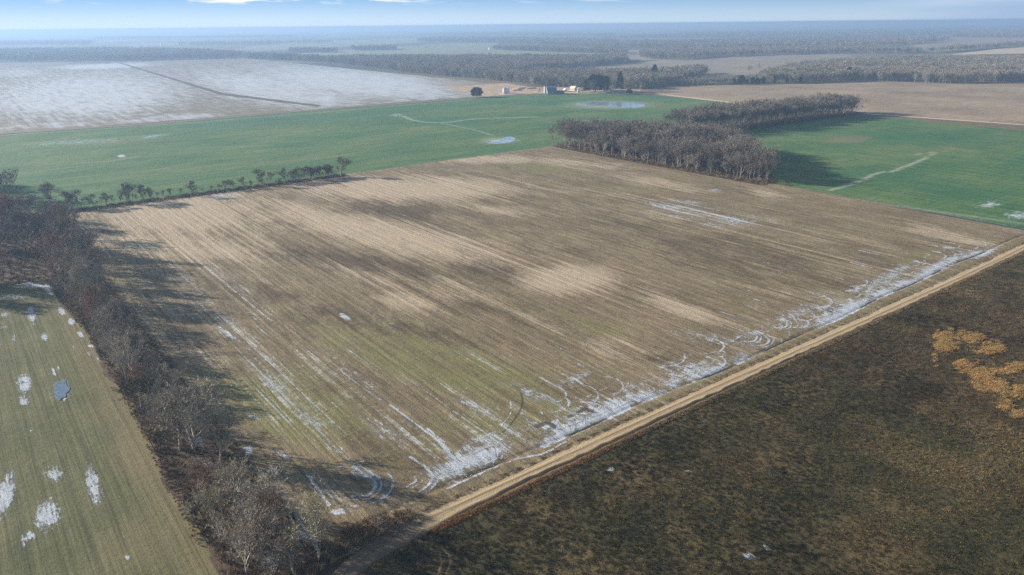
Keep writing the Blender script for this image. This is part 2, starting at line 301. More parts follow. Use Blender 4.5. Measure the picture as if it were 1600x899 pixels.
def f_snow(x, y, px, py):
    dy_ = y - ditch_y(x); wdt = 4.5 + 7.5 * vnoise(x, y * 0, .045, 3) + 5 * np.exp(-((x - 84) / 12) ** 2) + 2.5 * np.exp(-((x - 182) / 16) ** 2)
    band = np.where(dy_ > 0, 1.25 - dy_ / wdt, 1.15 + dy_ / 1.5); band = np.clip(band, 0, 1.0) * (.16 + 1.3 * fbm(x, y, .16, 14, 4))
    gaps = np.clip((vnoise(x, y * 0, .03, 9) - .18) * 4, .25, 1); fade = np.clip((x - 66) / 10, 0, 1) * np.clip((420 - x) / 25, 0, 1)
    fade *= 1 - .55 * np.exp(-((x - 225) / 26) ** 2)
    s = np.maximum(band * gaps * fade * .95, blobs(px, py, SNOWB) * (.75 + .5 * fbm(x, y, .2, 77))); s = np.maximum(s, lines(x, y, ARCS) * (.5 + .9 * fbm(x, y, .35, 78, 3)))
    bed = (np.abs(dy_ + .1) < .42) & (vnoise(x, y * 0, .12, 5) > .45); s[bed] = 0
    edge_ = np.clip(1.3 - np.abs(x - 463.5) / 2.2, 0, 1) * np.clip((330 - y) / 120, 0, 1) * .55
    return np.maximum(s, edge_)
def f_wet(x, y, px, py):
    dy_ = y - ditch_y(x); w_ = np.clip(1.25 - np.abs(dy_ + .1) / .5, 0, 1) * np.clip((vnoise(x, y * 0, .12, 5) - .42) * 5, 0, 1) * (x > 72) * (x < 405)
    w_ = np.maximum(w_, np.clip(1.4 - np.abs(x - 462.4) / 2.4, 0, 1) * np.clip((240 - y) / 60, 0, 1) * .85)
    return w_
def f_tan(x, y, px, py):
    return np.maximum(blobs(px, py, TAN), .55 * np.clip(1.2 - np.abs(y - 128.4) / 1.8, 0, 1) + 0 * x)
def f_z(x, y):
    r = .28 + .10 * fbm(x, y, .03, 11) + .06 * np.sin(x * 2 * math.pi / 4.6) + .07 * (vnoise(x, y * .08, .9, 21) - .5) + .05 * (vnoise(x, y, .8, 22) - .5)
    r -= .24 * np.exp(-((y - ditch_y(x)) / .9) ** 2); ed = np.minimum.reduce([x - 40, 466 - x, y - 126.5, 534 - y]); return np.clip(ed / 2.5, 0, 1) * r + .02
xs = spaced(40, 466, .34, 1.5, (60, 150)); ys = spaced(126.5, 534, .34, 1.7, (127, 165))
grid('stubble_field', xs, ys, f_z, dict(tan=f_tan, dark=lambda x, y, px, py: blobs(px, py, DARK), green=lambda x, y, px, py: np.maximum(blobs(px, py, GREEN), .35 * np.clip(1.1 - np.abs(y - 131) / 2.2, 0, 1)),
     snow=f_snow, wet=f_wet, frost=lambda x, y, px, py: np.maximum(blobs(px, py, FROST), .5 * np.clip(1.3 - np.abs(y - 142) / 14, 0, 1)), track=lambda x, y, px, py: lines(x, y, TRACKS)), m_field)

# --- winter wheat (green) fields
m_green, t, b = mat('winter_wheat'); v = t.coord()
rows = t.noise(t.scale(v, (.02, .35, 1)), 1., 4, .55); rws2 = t.noise(t.scale(v, (.30, .02, 1)), 1., 4, .55); rws = t.mix(t.attr('dirn'), rows, rws2)
mid = t.noise(t.scale(v, (.008, .018, 1)), 1., 9, .74); fine = t.noise(v, .3, 8, .85)
k = t.m('ADD', t.m('MULTIPLY', rws, .35), t.m('ADD', t.m('MULTIPLY', mid, .45), t.m('MULTIPLY', fine, .2)))
c = t.ramp(k, [(.40, (.040, .120, .050)), (.48, (.072, .155, .058)), (.55, (.125, .185, .068)), (.66, (.23, .215, .10))])
c = t.mix(t.m('MULTIPLY', t.ss(t.m('ADD', t.attr('tan'), t.m('MULTIPLY', t.m('SUBTRACT', k, .5), 2.2)), .3, 1.1), .8), c, (.25, .20, .12))
c = t.mix(t.m('MULTIPLY', t.ss(t.m('ADD', t.attr('green'), t.m('MULTIPLY', t.m('SUBTRACT', k, .5), 1.5)), .3, 1.2), .7), c, (.026, .125, .062))
c = t.mul(c, t.m('ADD', .55, t.m('ADD', t.m('MULTIPLY', fine, .5), t.m('MULTIPLY', rws, .4)))); c = t.mix(t.m('MULTIPLY', t.attr('pale'), t.ss(fine, .36, .56, .35, .85)), c, (.46, .45, .38))
c, sf = snow_mix(t, c, t.attr('snow'), v, 1.0, .5, .2, (.3, .9, 1)); t.l.new(c, b.inputs['Base Color']); bump(t, b, t.m('ADD', fine, rows), .3)
GT = [(200, 222, 150, 10, -3, .5), (420, 255, 200, 9, -5, .5), (300, 262, 180, 9, -3, .45), (1330, 218, 50, 7, -4, 1.), (700, 268, 200, 4, -8, .8), (1500, 235, 60, 6, 0, .4), (640, 262, 140, 5, -7, .5), (1280, 213, 60, 3, -3, .5), (860, 205, 120, 6, 0, .4),
      (1570, 225, 60, 10, 0, .4), (1180, 218, 50, 4, 0, .5), (1060, 165, 200, 5, 3, .3), (850, 215, 200, 8, 0, .35), (120, 300, 100, 14, 0, .4), (1250, 280, 30, 5, 10, .4)]
GG = [(420, 190, 250, 14, -4, .8), (620, 172, 180, 12, -5, .8), (700, 190, 110, 10, 0, .9), (870, 160, 160, 8, 0, .8), (1420, 215, 180, 16, 0, .8), (1450, 290, 180, 20, 10, .8), (1020, 150, 100, 6, 3, .8), (620, 235, 120, 9, -4, .5)]
GS = [(120, 222, 110, 6, -3, .42), (240, 213, 40, 3, -8, .5), (620, 180, 12, 3, 0, .5), (190, 244, 7, 2.5, 0, 1.1), (1545, 320, 22, 6, -8, .65), (1590, 337, 22, 7, 0, .7), (1480, 189, 45, 3.5, 3, 1.), (1140, 160, 12, 1.5, 0, .7), (945, 163, 30, 2, 0, .6), (215, 262, 0.1, .1)]
GL = [([(630, 182), (650, 189), (690, 192), (745, 186), (840, 183)], 1.8, .75), ([(690, 193), (740, 203), (770, 212)], 1.2, .5), ([(900, 188), (960, 192), (1010, 190)], 1.6, .6), ([(1298, 298), (1340, 285), (1370, 271), (1400, 266), (1450, 246)], 1.0, .95),
      ([(1310, 252), (1330, 248)], .8, .6), ([(1420, 243), (1460, 238), (1455, 243)], .8, .7), ([(860, 229), (930, 240)], .6, .3), ([(120, 256), (170, 252), (215, 245)], 1.2, .45), ([(1240, 300), (1400, 322), (1600, 350)], 1.6, .45), ([(0, 212), (140, 203), (400, 184), (740, 156)], 1.6, .5), ([(300, 232), (420, 228)], 1.0, .3)]
def g_keep(x, y): return ~((x < 464) & (y < 532)) & ~((x < 47) & (y > 980)) & (y > 100) & ~((x > 905 + (y - 480) * .045) & (y > 100)) & ~((x > 690) & (y > 999 - (x - 690) * .30))
pond_px = [[(898, 162), (918, 160.5), (945, 160), (985, 160.5), (1008, 165), (996, 168.5), (965, 168), (940, 165.5), (915, 165)], [(760, 224), (775, 219), (795, 214), (805, 217), (800, 222), (780, 225)]]
green = grid('wheat_field', np.linspace(8, 925, 300), np.linspace(95, 999, 300), 0.07, dict(tan=lambda x, y, px, py: np.maximum(blobs(px, py, GT), .9 * np.clip(1.1 - np.abs(y - 535) / 6, 0, 1) * (x < 470)), green=lambda x, y, px, py: blobs(px, py, GG),
     pale=lambda x, y, px, py: np.maximum(lines(x, y, [(p_, w_ * 1.5, s_) for p_, w_, s_ in GL]), .8 * blobs(px, py, [(952, 164, 62, 6), (780, 220, 28, 4.5)])), snow=lambda x, y, px, py: blobs(px, py, GS), dirn=lambda x, y, px, py: ((x > 466) & (y < 532)) * 1.0), m_green, keep=g_keep)

# --- field left of the hedgerow
m_left, t, b = mat('thin_wheat_stubble'); v = t.coord()
rows = t.noise(t.scale(v, (1.1, .02, 1)), 1., 4, .6); fine = t.noise(v, 1.1, 8, .85); mid = t.noise(v, .05, 6, .65)
k = t.m('ADD', t.m('MULTIPLY', rows, .3), t.m('ADD', t.m('MULTIPLY', mid, .3), t.m('MULTIPLY', fine, .4)))
c = t.ramp(k, [(.37, (.070, .076, .034)), (.47, (.115, .120, .052)), (.56, (.165, .155, .078)), (.67, (.25, .215, .125))])
c = t.mix(t.m('MULTIPLY', t.ss(t.attr('tan'), .1, 1.), .6), c, (.25, .19, .105))
w = t.n.new('ShaderNodeTexWave'); w.bands_direction = 'X'; t.l.new(v, w.inputs[0]); w.inputs['Scale'].default_value = .052; w.inputs['Distortion'].default_value = .5; w.inputs['Detail Scale'].default_value = .3
c = t.mul(c, t.ss(w.outputs['Fac'], .0, .14, .84, 1.)); c = t.mul(c, t.m('ADD', .2, t.m('MULTIPLY', t.noise(v, 2.4, 5, .85), 1.6)))
c, sf = snow_mix(t, c, t.attr('snow'), v, .8, 1.6, .08); t.l.new(c, b.inputs['Base Color']); bump(t, b, t.m('ADD', t.m('ADD', rows, fine), t.m('MULTIPLY', sf, .8)), .22)
LS = [(96, 611, 21, 23, 0, .50), (38, 600, 13, 17, 0, .85), (38, 626, 10, 11, 0, .7), (50, 492, 9, 18, -10, .75), (70, 527, 8, 8, 0, .7), (22, 530, 4, 12, 0, .5), (85, 742, 17, 16, 0, .72), (146, 757, 14, 38, -12, .76), (8, 775, 16, 42, 15, .85), (74, 806, 23, 29, 25, .82), (48, 838, 14, 8, -20, .7), (36, 845, 3, 14, -15, .8),
      (48, 722, 4, 4, 0, .5), (115, 543, 3, 9, -28, .5), (85, 583, 3, 12, -30, .8), (92, 575, 2, 5, -30, .8), (140, 553, 4, 5, 0, .6), (52, 446, 45, 4, 5, .8), (78, 457, 12, 5, 35, .8), (97, 487, 8, 5, 55, .95), (112, 503, 7, 6, 50, .95), (126, 523, 4, 8, -35, .9), (142, 541, 6, 3, 0, .85), (152, 560, 2, 10, -30, .6), (160, 585, 2, 9, -30, .4),
      (8, 492, 8, 6, 0, .6), (9, 512, 7, 4, 0, .6), (196, 850, 2.5, 28, -16, .55), (200, 872, 4, 6, 0, .8), (110, 835, 3, 10, 0, .3), (50, 672, 4, 6, 0, .4), (4, 680, 4, 3, 0, .5), (20, 465, 25, 6, 0, .5)]
gx = spaced(-140, 27, .5, .9, (-20, 27)); gy = spaced(95, 400, .4, 1.2, (120, 230))
hx0 = lambda y: 27.5 + 2.0 * (vnoise(y, y * 0, .05, 33) - .5) * 2 - np.clip((y - 300) / 90, 0, 1) * 5 
grid('thin_crop_field', gx, gy, lambda x, y: .07 + .06 * vnoise(x, y * .1, .9, 41) + .05 * vnoise(x, y, .7, 42), dict(snow=lambda x, y, px, py: blobs(px, py, LS) * (.8 + .4 * fbm(x, y, .35, 99, 3)), tan=lambda x, y, px, py: np.clip((x - 12) / 14, 0, 1) * .8 + .5 * blobs(px, py, [(200, 860, 60, 50), (230, 700, 40, 60, 60)])), m_left, keep=lambda x, y: (x < hx0(y)) & (y < 392 + x * .3))

# --- weedy brown field in front
m_weed, t, b = mat('weedy_soil'); v = t.coord(); fine = t.noise(v, 1.1, 8, .75); mid = t.noise(v, .06, 5); k = t.m('ADD', t.m('MULTIPLY', mid, .5), t.m('MULTIPLY', fine, .5))
c = t.ramp(k, [(.38, (.032, .030, .013)), (.47, (.064, .056, .024)), (.54, (.100, .076, .034)), (.63, (.17, .125, .06))])
c = t.mix(t.m('MULTIPLY', t.ss(t.attr('verge'), .3, 1.), .8), c, (.22, .17, .09))
c, sf = snow_mix(t, c, t.attr('snow'), v, .8, 1.6, .1); t.l.new(c, b.inputs['Base Color']); bump(t, b, fine, .5)
WS = [(1168, 872, 12, 8, 10, .9), (1197, 857, 8, 5, 20, .8), (954, 735, 8, 4, 0, .7), (1015, 729, 3, 3, 0, .6), (1075, 738, 14, 3, 20, .35), (1165, 606, 4, 2, 0, .4)]
LOOP = [([(668, 858), (684, 866), (690, 880), (684, 899)], .30, 1.), ([(676, 853), (696, 862), (703, 880), (697, 899)], .30, 1.), ([(640, 838), (664, 852), (676, 853)], .3, .8)]
roadc = lambda x: 126.0 + .9 * np.sin(x * .013)                # centre line of the dirt road
grid('weedy_field', spaced(-5, 640, .7, 3., (60, 220)), spaced(-60, 123.6, .6, 3., (40, 123)), lambda x, y: .05 + .35 * fbm(x, y, .12, 51) * np.clip((123.5 - y) / 6, 0, 1), dict(snow=lambda x, y, px, py: blobs(px, py, WS), verge=lambda x, y, px, py: np.maximum(np.clip((y - 121.6) / 2, 0, 1) * np.clip((x - 70) / 20, 0, 1), lines(x, y, LOOP))), m_weed)

# --- dirt road
m_road, t, b = mat('dirt_road_surface'); v = t.coord(); fine = t.noise(v, 2.2, 7, .7); strk = t.noise(t.scale(v, (.12, 1.5, 1)), 1., 5, .6)
cx_ = t.attr('across')                                                  # -1 .. 1 across the road
rut = t.m('SUBTRACT', 1., t.ss(t.m('ABSOLUTE', t.m('SUBTRACT', t.m('ABSOLUTE', cx_), .42)), .08, .26))
cen = t.m('SUBTRACT', 1., t.ss(t.m('ABSOLUTE', t.m('ADD', cx_, t.m('ADD', .06, t.m('MULTIPLY', t.m('SUBTRACT', t.noise(t.scale(v, (.05, .05, 1)), 1., 3), .5), .5)))), .02, .16))
c = t.ramp(t.m('ADD', t.m('MULTIPLY', fine, .5), t.m('MULTIPLY', strk, .5)), [(.35, (.29, .205, .115)), (.5, (.42, .31, .18)), (.65, (.54, .42, .26))])
c = t.mix(t.m('MULTIPLY', rut, .4), c, (.55, .44, .29)); c = t.mix(t.m('MULTIPLY', t.m('MULTIPLY', cen, t.ss(strk, .34, .52)), .85), c, (.15, .115, .062))
c = t.mix(t.m('MULTIPLY', t.ss(t.m('ADD', t.m('ABSOLUTE', cx_), t.m('MULTIPLY', t.m('SUBTRACT', t.noise(v, .5, 5, .75), .5), 1.1)), .72, 1.0), .7), c, (.20, .155, .085))
c = t.mix(t.m('MULTIPLY', t.ss(cx_, -.5, -.95), .55), c, (.36, .20, .085))
c = t.mix(t.m('MULTIPLY', t.attr('near_shade'), .8), c, (.12, .10, .075)); t.l.new(c, b.inputs['Base Color']); bump(t, b, t.m('ADD', fine, strk), .12)  # hedge shade over the near end, put into the road colour
ux = np.arange(8, 760, .8); aw = np.linspace(-1, 1, 17)
vv = []; at = []; shd = []
for x in ux:
    hw = 2.6 + .25 * math.sin(x * .11) + .9 * (float(vnoise(np.array([x]), np.array([0.]), .35, 6)[0]) - .5) + (1.5 * max(0, 1 - abs(x - 62) / 22)); cy = roadc(x) - .2 - 14 * max(0, (66 - x) / 40) ** 1.6
    for a in aw:
        vv.append((x, cy + a * hw, .40 - .1 * a * a - .06 * math.exp(-((abs(a) - .42) / .13) ** 2) - .34 * max(0, abs(a) - .8) / .2)); at.append(a); shd.append(max(0, min(1, (76 - x) / 12)))
n = len(aw); i = np.arange(len(vv)).reshape(-1, n); f = np.stack([i[:-1, :-1], i[1:, :-1], i[1:, 1:], i[:-1, 1:]], -1).reshape(-1, 4)
me = mesh('dirt_road', vv, f, [m_road], True)
for nm, d in (('across', at), ('near_shade', shd)): q = me.attributes.new(nm, 'FLOAT', 'POINT'); q.data.foreach_set('value', d)
tag(obj('dirt_road', me), kind='structure')

# --- hedgerow bank: leaf litter, brush debris and snow patches under the trees
m_litter, t, b = mat('leaf_litter'); v = t.coord(); fine = t.noise(v, 1.6, 8, .8); mid = t.noise(v, .12, 4)
c = t.ramp(t.m('ADD', t.m('MULTIPLY', mid, .4), t.m('MULTIPLY', fine, .6)), [(.36, (.05, .036, .024)), (.5, (.10, .07, .045)), (.66, (.19, .135, .08)), (.8, (.27, .20, .12))])
c, sf = snow_mix(t, c, t.attr('snow'), v, 1., 1.6, .1); t.l.new(c, b.inputs['Base Color']); bump(t, b, fine, .5)
HS = [(310, 690, 14, 12, 0, .8), (325, 725, 10, 10, 0, .8), (425, 880, 14, 12, 0, .8), (470, 835, 16, 10, 0, .8), (435, 860, 10, 14, 0, .8), (410, 815, 10, 7, 0, .6), (640, 812, 9, 5, 0, .8), (588, 806, 5, 4, 0, .5)]
grid('hedgerow_bank', spaced(20, 66, .6, 1.2, (20, 66)), spaced(96, 534, .6, 2, (100, 200)), lambda x, y: .10 + .5 * fbm(x, y, .15, 61) * np.clip(np.minimum(x - 24, 44 - x) / 4, 0, 1), dict(snow=lambda x, y, px, py: blobs(px, py, HS)), m_litter,
     keep=lambda x, y: (x > hx0(y) - 1.2) & ((x < 42.5) | ((y < 129.5) & (x < 66) & (y > 104))))
grid('grove_floor', np.linspace(-170, 46, 80), np.linspace(382, 720, 90), lambda x, y: .14 + .3 * fbm(x, y, .1, 66), dict(snow=lambda x, y, px, py: px * 0), m_litter, keep=lambda x, y: (y > 384 + x * .3) & ((y < 540) | (x < 36 - (y - 540) * .12)))

# --- far fields
def field_mat(name, ramp_, snow_amp=0., rowscale=(.3, .01, 1), rs=.25, big=.01):
    m, t, b = mat(name); v = t.coord(); rows = t.noise(t.scale(v, rowscale), 1., 4, .6); mid = t.noise(v, big, 5, .6); fine = t.noise(v, .2, 6, .7)
    k = t.m('ADD', t.m('MULTIPLY', rows, .35), t.m('ADD', t.m('MULTIPLY', mid, .4), t.m('MULTIPLY', fine, .25))); c = t.ramp(k, ramp_)
    if snow_amp:
        s = t.ss(t.m('ADD', t.attr('snow'), t.m('MULTIPLY', t.m('SUBTRACT', t.m('ADD', t.m('MULTIPLY', rows, .6), t.m('MULTIPLY', mid, .4)), .5), snow_amp)), .25, .95)
        c = t.mix(t.m('MULTIPLY', s, .72), c, (.60, .66, .74))
        c = t.mix(t.m('MULTIPLY', t.attr('tan'), .8), c, (.32, .25, .17))
    t.l.new(c, b.inputs['Base Color']); return m
m_snowf = field_mat('snow_dusted_stubble', [(.36, (.15, .135, .105)), (.5, (.22, .195, .15)), (.62, (.28, .24, .18)), (.75, (.34, .29, .22))], 1.7, (.13, .012, 1), .3, .04)
m_tanf = field_mat('tan_stubble', [(.36, (.17, .12, .08)), (.48, (.29, .22, .15)), (.6, (.40, .31, .21)), (.72, (.50, .39, .27))], 0, (.03, .3, 1))
m_greyf = field_mat('grey_stubble', [(.36, (.19, .17, .13)), (.5, (.27, .23, .17)), (.65, (.36, .30, .22))])
m_bright = field_mat('bright_stubble', [(.36, (.42, .33, .22)), (.5, (.55, .43, .29)), (.65, (.62, .50, .36))])
m_palegreen = field_mat('pale_green_crop', [(.36, (.16, .19, .12)), (.5, (.22, .24, .15)), (.65, (.30, .28, .19))])
m_yard = field_mat('bare_yard_dirt', [(.36, (.30, .20, .13)), (.5, (.45, .33, .22)), (.65, (.60, .47, .34))], 0, (.1, .1, 1), big=.05)
SF = [(130, 150, 230, 50, -3, .80), (430, 140, 200, 34, 8, .78), (560, 130, 240, 32, 5, .85), (660, 143, 90, 12, 3, .7), (160, 104, 110, 6, -2, .85), (30, 115, 80, 12, 0, .6), (260, 185, 120, 8, -4, .65), (400, 135, 110, 14, 3, .45), (650, 137, 60, 8, 5, .5), (560, 130, 90, 14, 4, .35), (430, 112, 60, 6, 3, .55), (280, 128, 50, 16, 15, .55), (80, 195, 110, 8, -3, .6), (330, 160, 80, 14, 5, .4)]
def px_field(name, poly, material, z, nx=60, ny=60, attrs=None):
    w_ = [P(*p) for p in poly]; A = np.array(w_); x0, y0 = A.min(0); x1, y1 = A.max(0)
    if attrs is None:
        me = mesh(name, [(x, y, z) for x, y in w_], [list(range(len(w_)))], [material]); return tag(obj(name, me), kind='structure')
    return grid(name, np.linspace(x0, x1, nx), np.linspace(y0, y1, ny), z, attrs, material, keep=lambda x, y: inpoly(x, y, w_))
sat = dict(snow=lambda x, y, px, py: blobs(px, py, SF), tan=lambda x, y, px, py: np.maximum(lines(x, y, [([(345, 147), (430, 158), (500, 167)], 5, .8), ([(500, 167), (420, 172)], 5, .4), ([(640, 160), (760, 150), (800, 135)], 14, .6), ([(0, 207), (240, 193), (500, 170), (740, 153)], 4, .5)]), blobs(px, py, [(760, 140, 60, 12, 0, .8), (720, 133, 60, 6, 5, .7)])))
wm = [(47, 1006), (500, 1002), (448, 1060), (500, 2840), (205, 3290), (-900, 3350), (-900, 1006)]
grid('snowy_field', np.linspace(-900, 520, 240), np.linspace(1006, 3330, 300), .1, sat, m_snowf, keep=lambda x, y: inpoly(x, y, wm))
we = [(485, 1002.5), (700, 1000), (815, 965), (850, 1000), (893, 1297), (960, 2950), (489, 2930), (488, 2840), (437, 1060)]
grid('snow_dusted_field', np.linspace(430, 965, 170), np.linspace(962, 2960, 260), .14, sat, m_snowf, keep=lambda x, y: inpoly(x, y, we))
px_field('farm_track', [(183, 98), (189, 98), (350, 146), (502, 165), (497, 167), (345, 149)], plain('track_soil', (.13, .10, .075)), .22)
px_field('gravel_lane', [(0, 208.5), (0, 210.5), (240, 195), (500, 172.3), (745, 154), (745, 152.8), (500, 171), (240, 193)], plain('lane_gravel', (.24, .19, .15)), .24)
px_field('tan_field', [(998, 146), (1030, 148.5), (1200, 168.5), (1330, 177.5), (1600, 196), (1760, 206), (1760, 122), (1600, 131), (1500, 132), (1400, 128.5), (1180, 132), (1050, 135), (1000, 141)], m_tanf, .12, 10, 10)
px_field('pale_grass_lane', [(1020, 147.2), (1200, 167.8), (1340, 178), (1600, 196.2), (1600, 194.7), (1340, 176.6), (1200, 166), (1030, 146.6)], plain('dry_verge_grass', (.55, .44, .30)), .18)
px_field('bare_farmyard', [(748, 153), (775, 150), (840, 146), (900, 146.5), (1000, 146), (1000, 137), (900, 136), (830, 136.5), (790, 130), (745, 133), (700, 138), (735, 146)], m_yard, .16)
px_field('far_stubble_field', [(870, 112), (900, 107), (985, 99), (1050, 93), (1200, 88), (1330, 83), (1330, 90), (1240, 100), (1190, 110), (1180, 118), (1140, 131), (1040, 130), (1010, 122), (900, 117)], m_greyf, .1)
px_field('far_bright_field', [(1480, 86), (1560, 76.5), (1600, 74), (1760, 66), (1760, 80), (1600, 84)], m_bright, .12)
px_field('far_tan_field', [(1380, 76), (1470, 65), (1485, 58), (1600, 59), (1700, 58), (1700, 66), (1600, 67), (1560, 72), (1470, 80)], m_tanf, .11)
px_field('far_pale_field', [(400, 86), (560, 77), (700, 68), (780, 67), (775, 74), (900, 84), (960, 85), (900, 88), (500, 96)], m_palegreen, .1)
px_field('far_grey_field', [(960, 86), (1050, 82), (1110, 88), (1070, 94), (985, 95)], m_greyf, .14)
px_field('far_green_field', [(380, 74), (460, 66), (640, 60), (660, 66), (560, 72), (400, 80)], m_palegreen, .11)

# --- the ground sheet: patchwork of far fields out to the horizon
m_base, t, b = mat('patchwork_ground'); v = t.coord()
vs = t.scale(v, (1 / 620., 1 / 480., 1)); vc = t.n.new('ShaderNodeTexVoronoi'); vc.distance = 'CHEBYCHEV'; t.l.new(vs, vc.inputs['Vector']); vc.inputs['Scale'].default_value = 1.; vc.inputs['Randomness'].default_value = .6
s3 = t.n.new('ShaderNodeSeparateColor'); t.l.new(vc.outputs['Color'], s3.inputs[0])
c = t.ramp(s3.outputs[0], [(0, (.10, .085, .06)), (.3, (.16, .135, .095)), (.42, (.23, .195, .14)), (.55, (.14, .17, .09)), (.68, (.28, .23, .17)), (.85, (.20, .165, .12)), (1, (.33, .28, .21))])
wood = t.ss(t.noise(v, .0006, 4, .6), .46, .50); c = t.mix(t.m('MULTIPLY', wood, .85), c, (.075, .062, .05))
near = t.n.new('ShaderNodeVectorMath'); near.operation = 'LENGTH'; t.l.new(v, near.inputs[0])
c = t.mix(t.ss(near.outputs['Value'], 1500, 2200, 1., 0.), c, (.17, .135, .085))
c = t.mul(c, t.m('ADD', .6, t.m('MULTIPLY', t.noise(v, .08, 8, .7), .8))); t.l.new(c, b.inputs['Base Color'])
rad = [0, 60, 150, 300, 600, 1200, 2500, 5000, 9000, 16000, 28000, 45000, 58000]; vv = [(0, 0, 0)]; ff = []; N_ = 64
for r in rad[1:]: vv += [(r * math.cos(2 * math.pi * k / N_), r * math.sin(2 * math.pi * k / N_), 0) for k in range(N_)]
for k in range(N_): ff.append((0, 1 + k, 1 + (k + 1) % N_))
for j in range(len(rad) - 2):
    for k in range(N_): a = 1 + j * N_; ff.append((a + k, a + N_ + k, a + N_ + (k + 1) % N_, a + (k + 1) % N_))
tag(obj('ground', mesh('ground', vv, ff, [m_base])), kind='structure')

# --- ponds
m_ice, t, b = mat('icy_water', .12); b.inputs['Specular IOR Level'].default_value = .6
t.lk(t.ramp(t.noise(t.coord(), .12, 5), [(.4, (.16, .22, .28)), (.62, (.42, .50, .56))]), b.inputs['Base Color'])
m_water, t, b = mat('open_water', .16); b.inputs['Specular IOR Level'].default_value = .6; t.lk(t.ramp(t.noise(t.coord(), .8, 5, .7), [(.35, (.07, .11, .15)), (.65, (.20, .26, .32))]), b.inputs['Base Color'])
def pond(name, pts, z, m):
    w_ = smooth_line([P(*p) for p in pts] + [P(*pts[0])], 4)[:-1]; n = len(w_)
    vv = [(x, y, z) for x, y in w_] + [(x, y, z - .25) for x, y in w_]; ff = [list(range(n))] + [(k, k + n, (k + 1) % n + n, (k + 1) % n) for k in range(n)]
    return tag(obj(name, mesh(name, vv, ff, [m])), kind='structure')
pond('frozen_pond', pond_px[0], .16, m_ice); pond('frozen_puddle', pond_px[1], .15, m_ice)
pond('pond', [(85, 601), (89, 597), (94, 598), (98, 594), (103, 597), (105, 603), (110, 607), (107, 613), (104, 616), (103, 621), (97, 623), (93, 627), (88, 622), (86, 616), (83, 612), (86, 606)], .24, m_water)
# ================================================================ PLANTS
class TM:
    """collects tubes and slivers into triangles and quads"""
    def __init__(s): s.v = []; s.f = []
    def tube(s, pts, rs, n):
        base = len(s.v)
        for i, (p, r) in enumerate(zip(pts, rs)):
            d = (pts[min(i + 1, len(pts) - 1)] - pts[max(i - 1, 0)]).normalized(); a = d.orthogonal().normalized(); b = d.cross(a)
            for k in range(n): an = 2 * math.pi * k / n; s.v.append(p + (a * math.cos(an) + b * math.sin(an)) * r)
        for i in range(len(pts) - 1):
            for k in range(n): s.f.append((base + i * n + k, base + i * n + (k + 1) % n, base + (i + 1) * n + (k + 1) % n, base + (i + 1) * n + k))
    def sliver(s, p, d, L, w):
        a = d.orthogonal().normalized(); an = random.uniform(0, 6.28); a = (a * math.cos(an) + d.cross(a).normalized() * math.sin(an)) * w * .5
        k = len(s.v); s.v += [p - a, p + a, p + d * L]; s.f.append((k, k + 1, k + 2))
def rdir(d, ang):
    a = d.orthogonal().normalized(); an = random.uniform(0, 6.28); a = a * math.cos(an) + d.cross(a).normalized() * math.sin(an)
    return (d * math.cos(ang) + a * math.sin(ang)).normalized()
def gen_tree(seed, h=16., fork=.3, spread=.7, lv=4, kids=(5, 4, 3, 3), tw=7, tww=.12, r0=.34, leader=False, droop=0., trunks=1):
    random.seed(seed); T = TM(); C = TM(); tw = int(tw * 1.25)
    def grow(p, d, L, r, l):
        n = (7 if l == 0 else 3) if l < 3 else 2; pts = [p.copy()]; rs = [r]; q = p.copy(); dd = d.copy(); dirs = [d]
        for i in range(n):
            wob = .09 if l == 0 else .17
            dd = (dd + Vector((random.gauss(0, wob), random.gauss(0, wob), random.gauss(.12 - droop * l, .08)))).normalized(); q = q + dd * L / n; pts.append(q.copy()); rs.append(r * (1 - (.8 if l == 0 else .6) * (i + 1) / n)); dirs.append(dd)
        (T if l < 2 else C).tube(pts, rs, 6 if l == 0 else (4 if l == 1 else 3))
        if l >= lv:
            for i in range(tw):
                k = random.randint(0, n); C.sliver(pts[k], rdir(dirs[k], random.uniform(.1, .95)), random.uniform(.5, 1.4) * h / 16, tww)
            return
        if l == 0:
            nk = int(kids[0] * 2.2 / trunks ** .5)
            for i in range(nk):
                f = fork + (1 - fork) * (i + random.random()) / nk; k = min(n, max(1, round(f * n))); fl = math.sin(math.pi * min(1, .22 + .78 * f)) ** .6 if f < .7 else 1.15 - .75 * f
                grow(pts[k] if k == n else pts[k].lerp(pts[k - 1], random.random()), rdir(dirs[k], spread * random.uniform(.75, 1.25) * (1.15 - .55 * f)), h * (.16 + .26 * fl) * random.uniform(.75, 1.15), max(.05, rs[k] * random.uniform(.5, .75)), 1)
            return
        for i in range(kids[min(l, len(kids) - 1)]):
            k = n if i < 1 else random.randint(1, n)
            grow(pts[k], rdir(dirs[k], random.uniform(.25, 1.0) * spread), L * random.uniform(.5, .78), rs[k] * random.uniform(.62, .85), l + 1)
    for q in range(trunks):
        d0 = Vector((random.gauss(0, .07 + .14 * (trunks > 1)), random.gauss(0, .07 + .14 * (trunks > 1)), 1)).normalized()
        grow(Vector((random.uniform(-.5, .5) * (trunks > 1), random.uniform(-.5, .5) * (trunks > 1), -.3)), d0, h * (.85 if leader else .72), r0, 0)
    # fit to the wanted height
    top = max(max(v.z for v in C.v), 1e-3); s = h / top
    for M_ in (T, C):
        for i, v_ in enumerate(M_.v): M_.v[i] = Vector((v_.x * s, v_.y * s, v_.z * s if v_.z > 0 else v_.z))
    return T, C
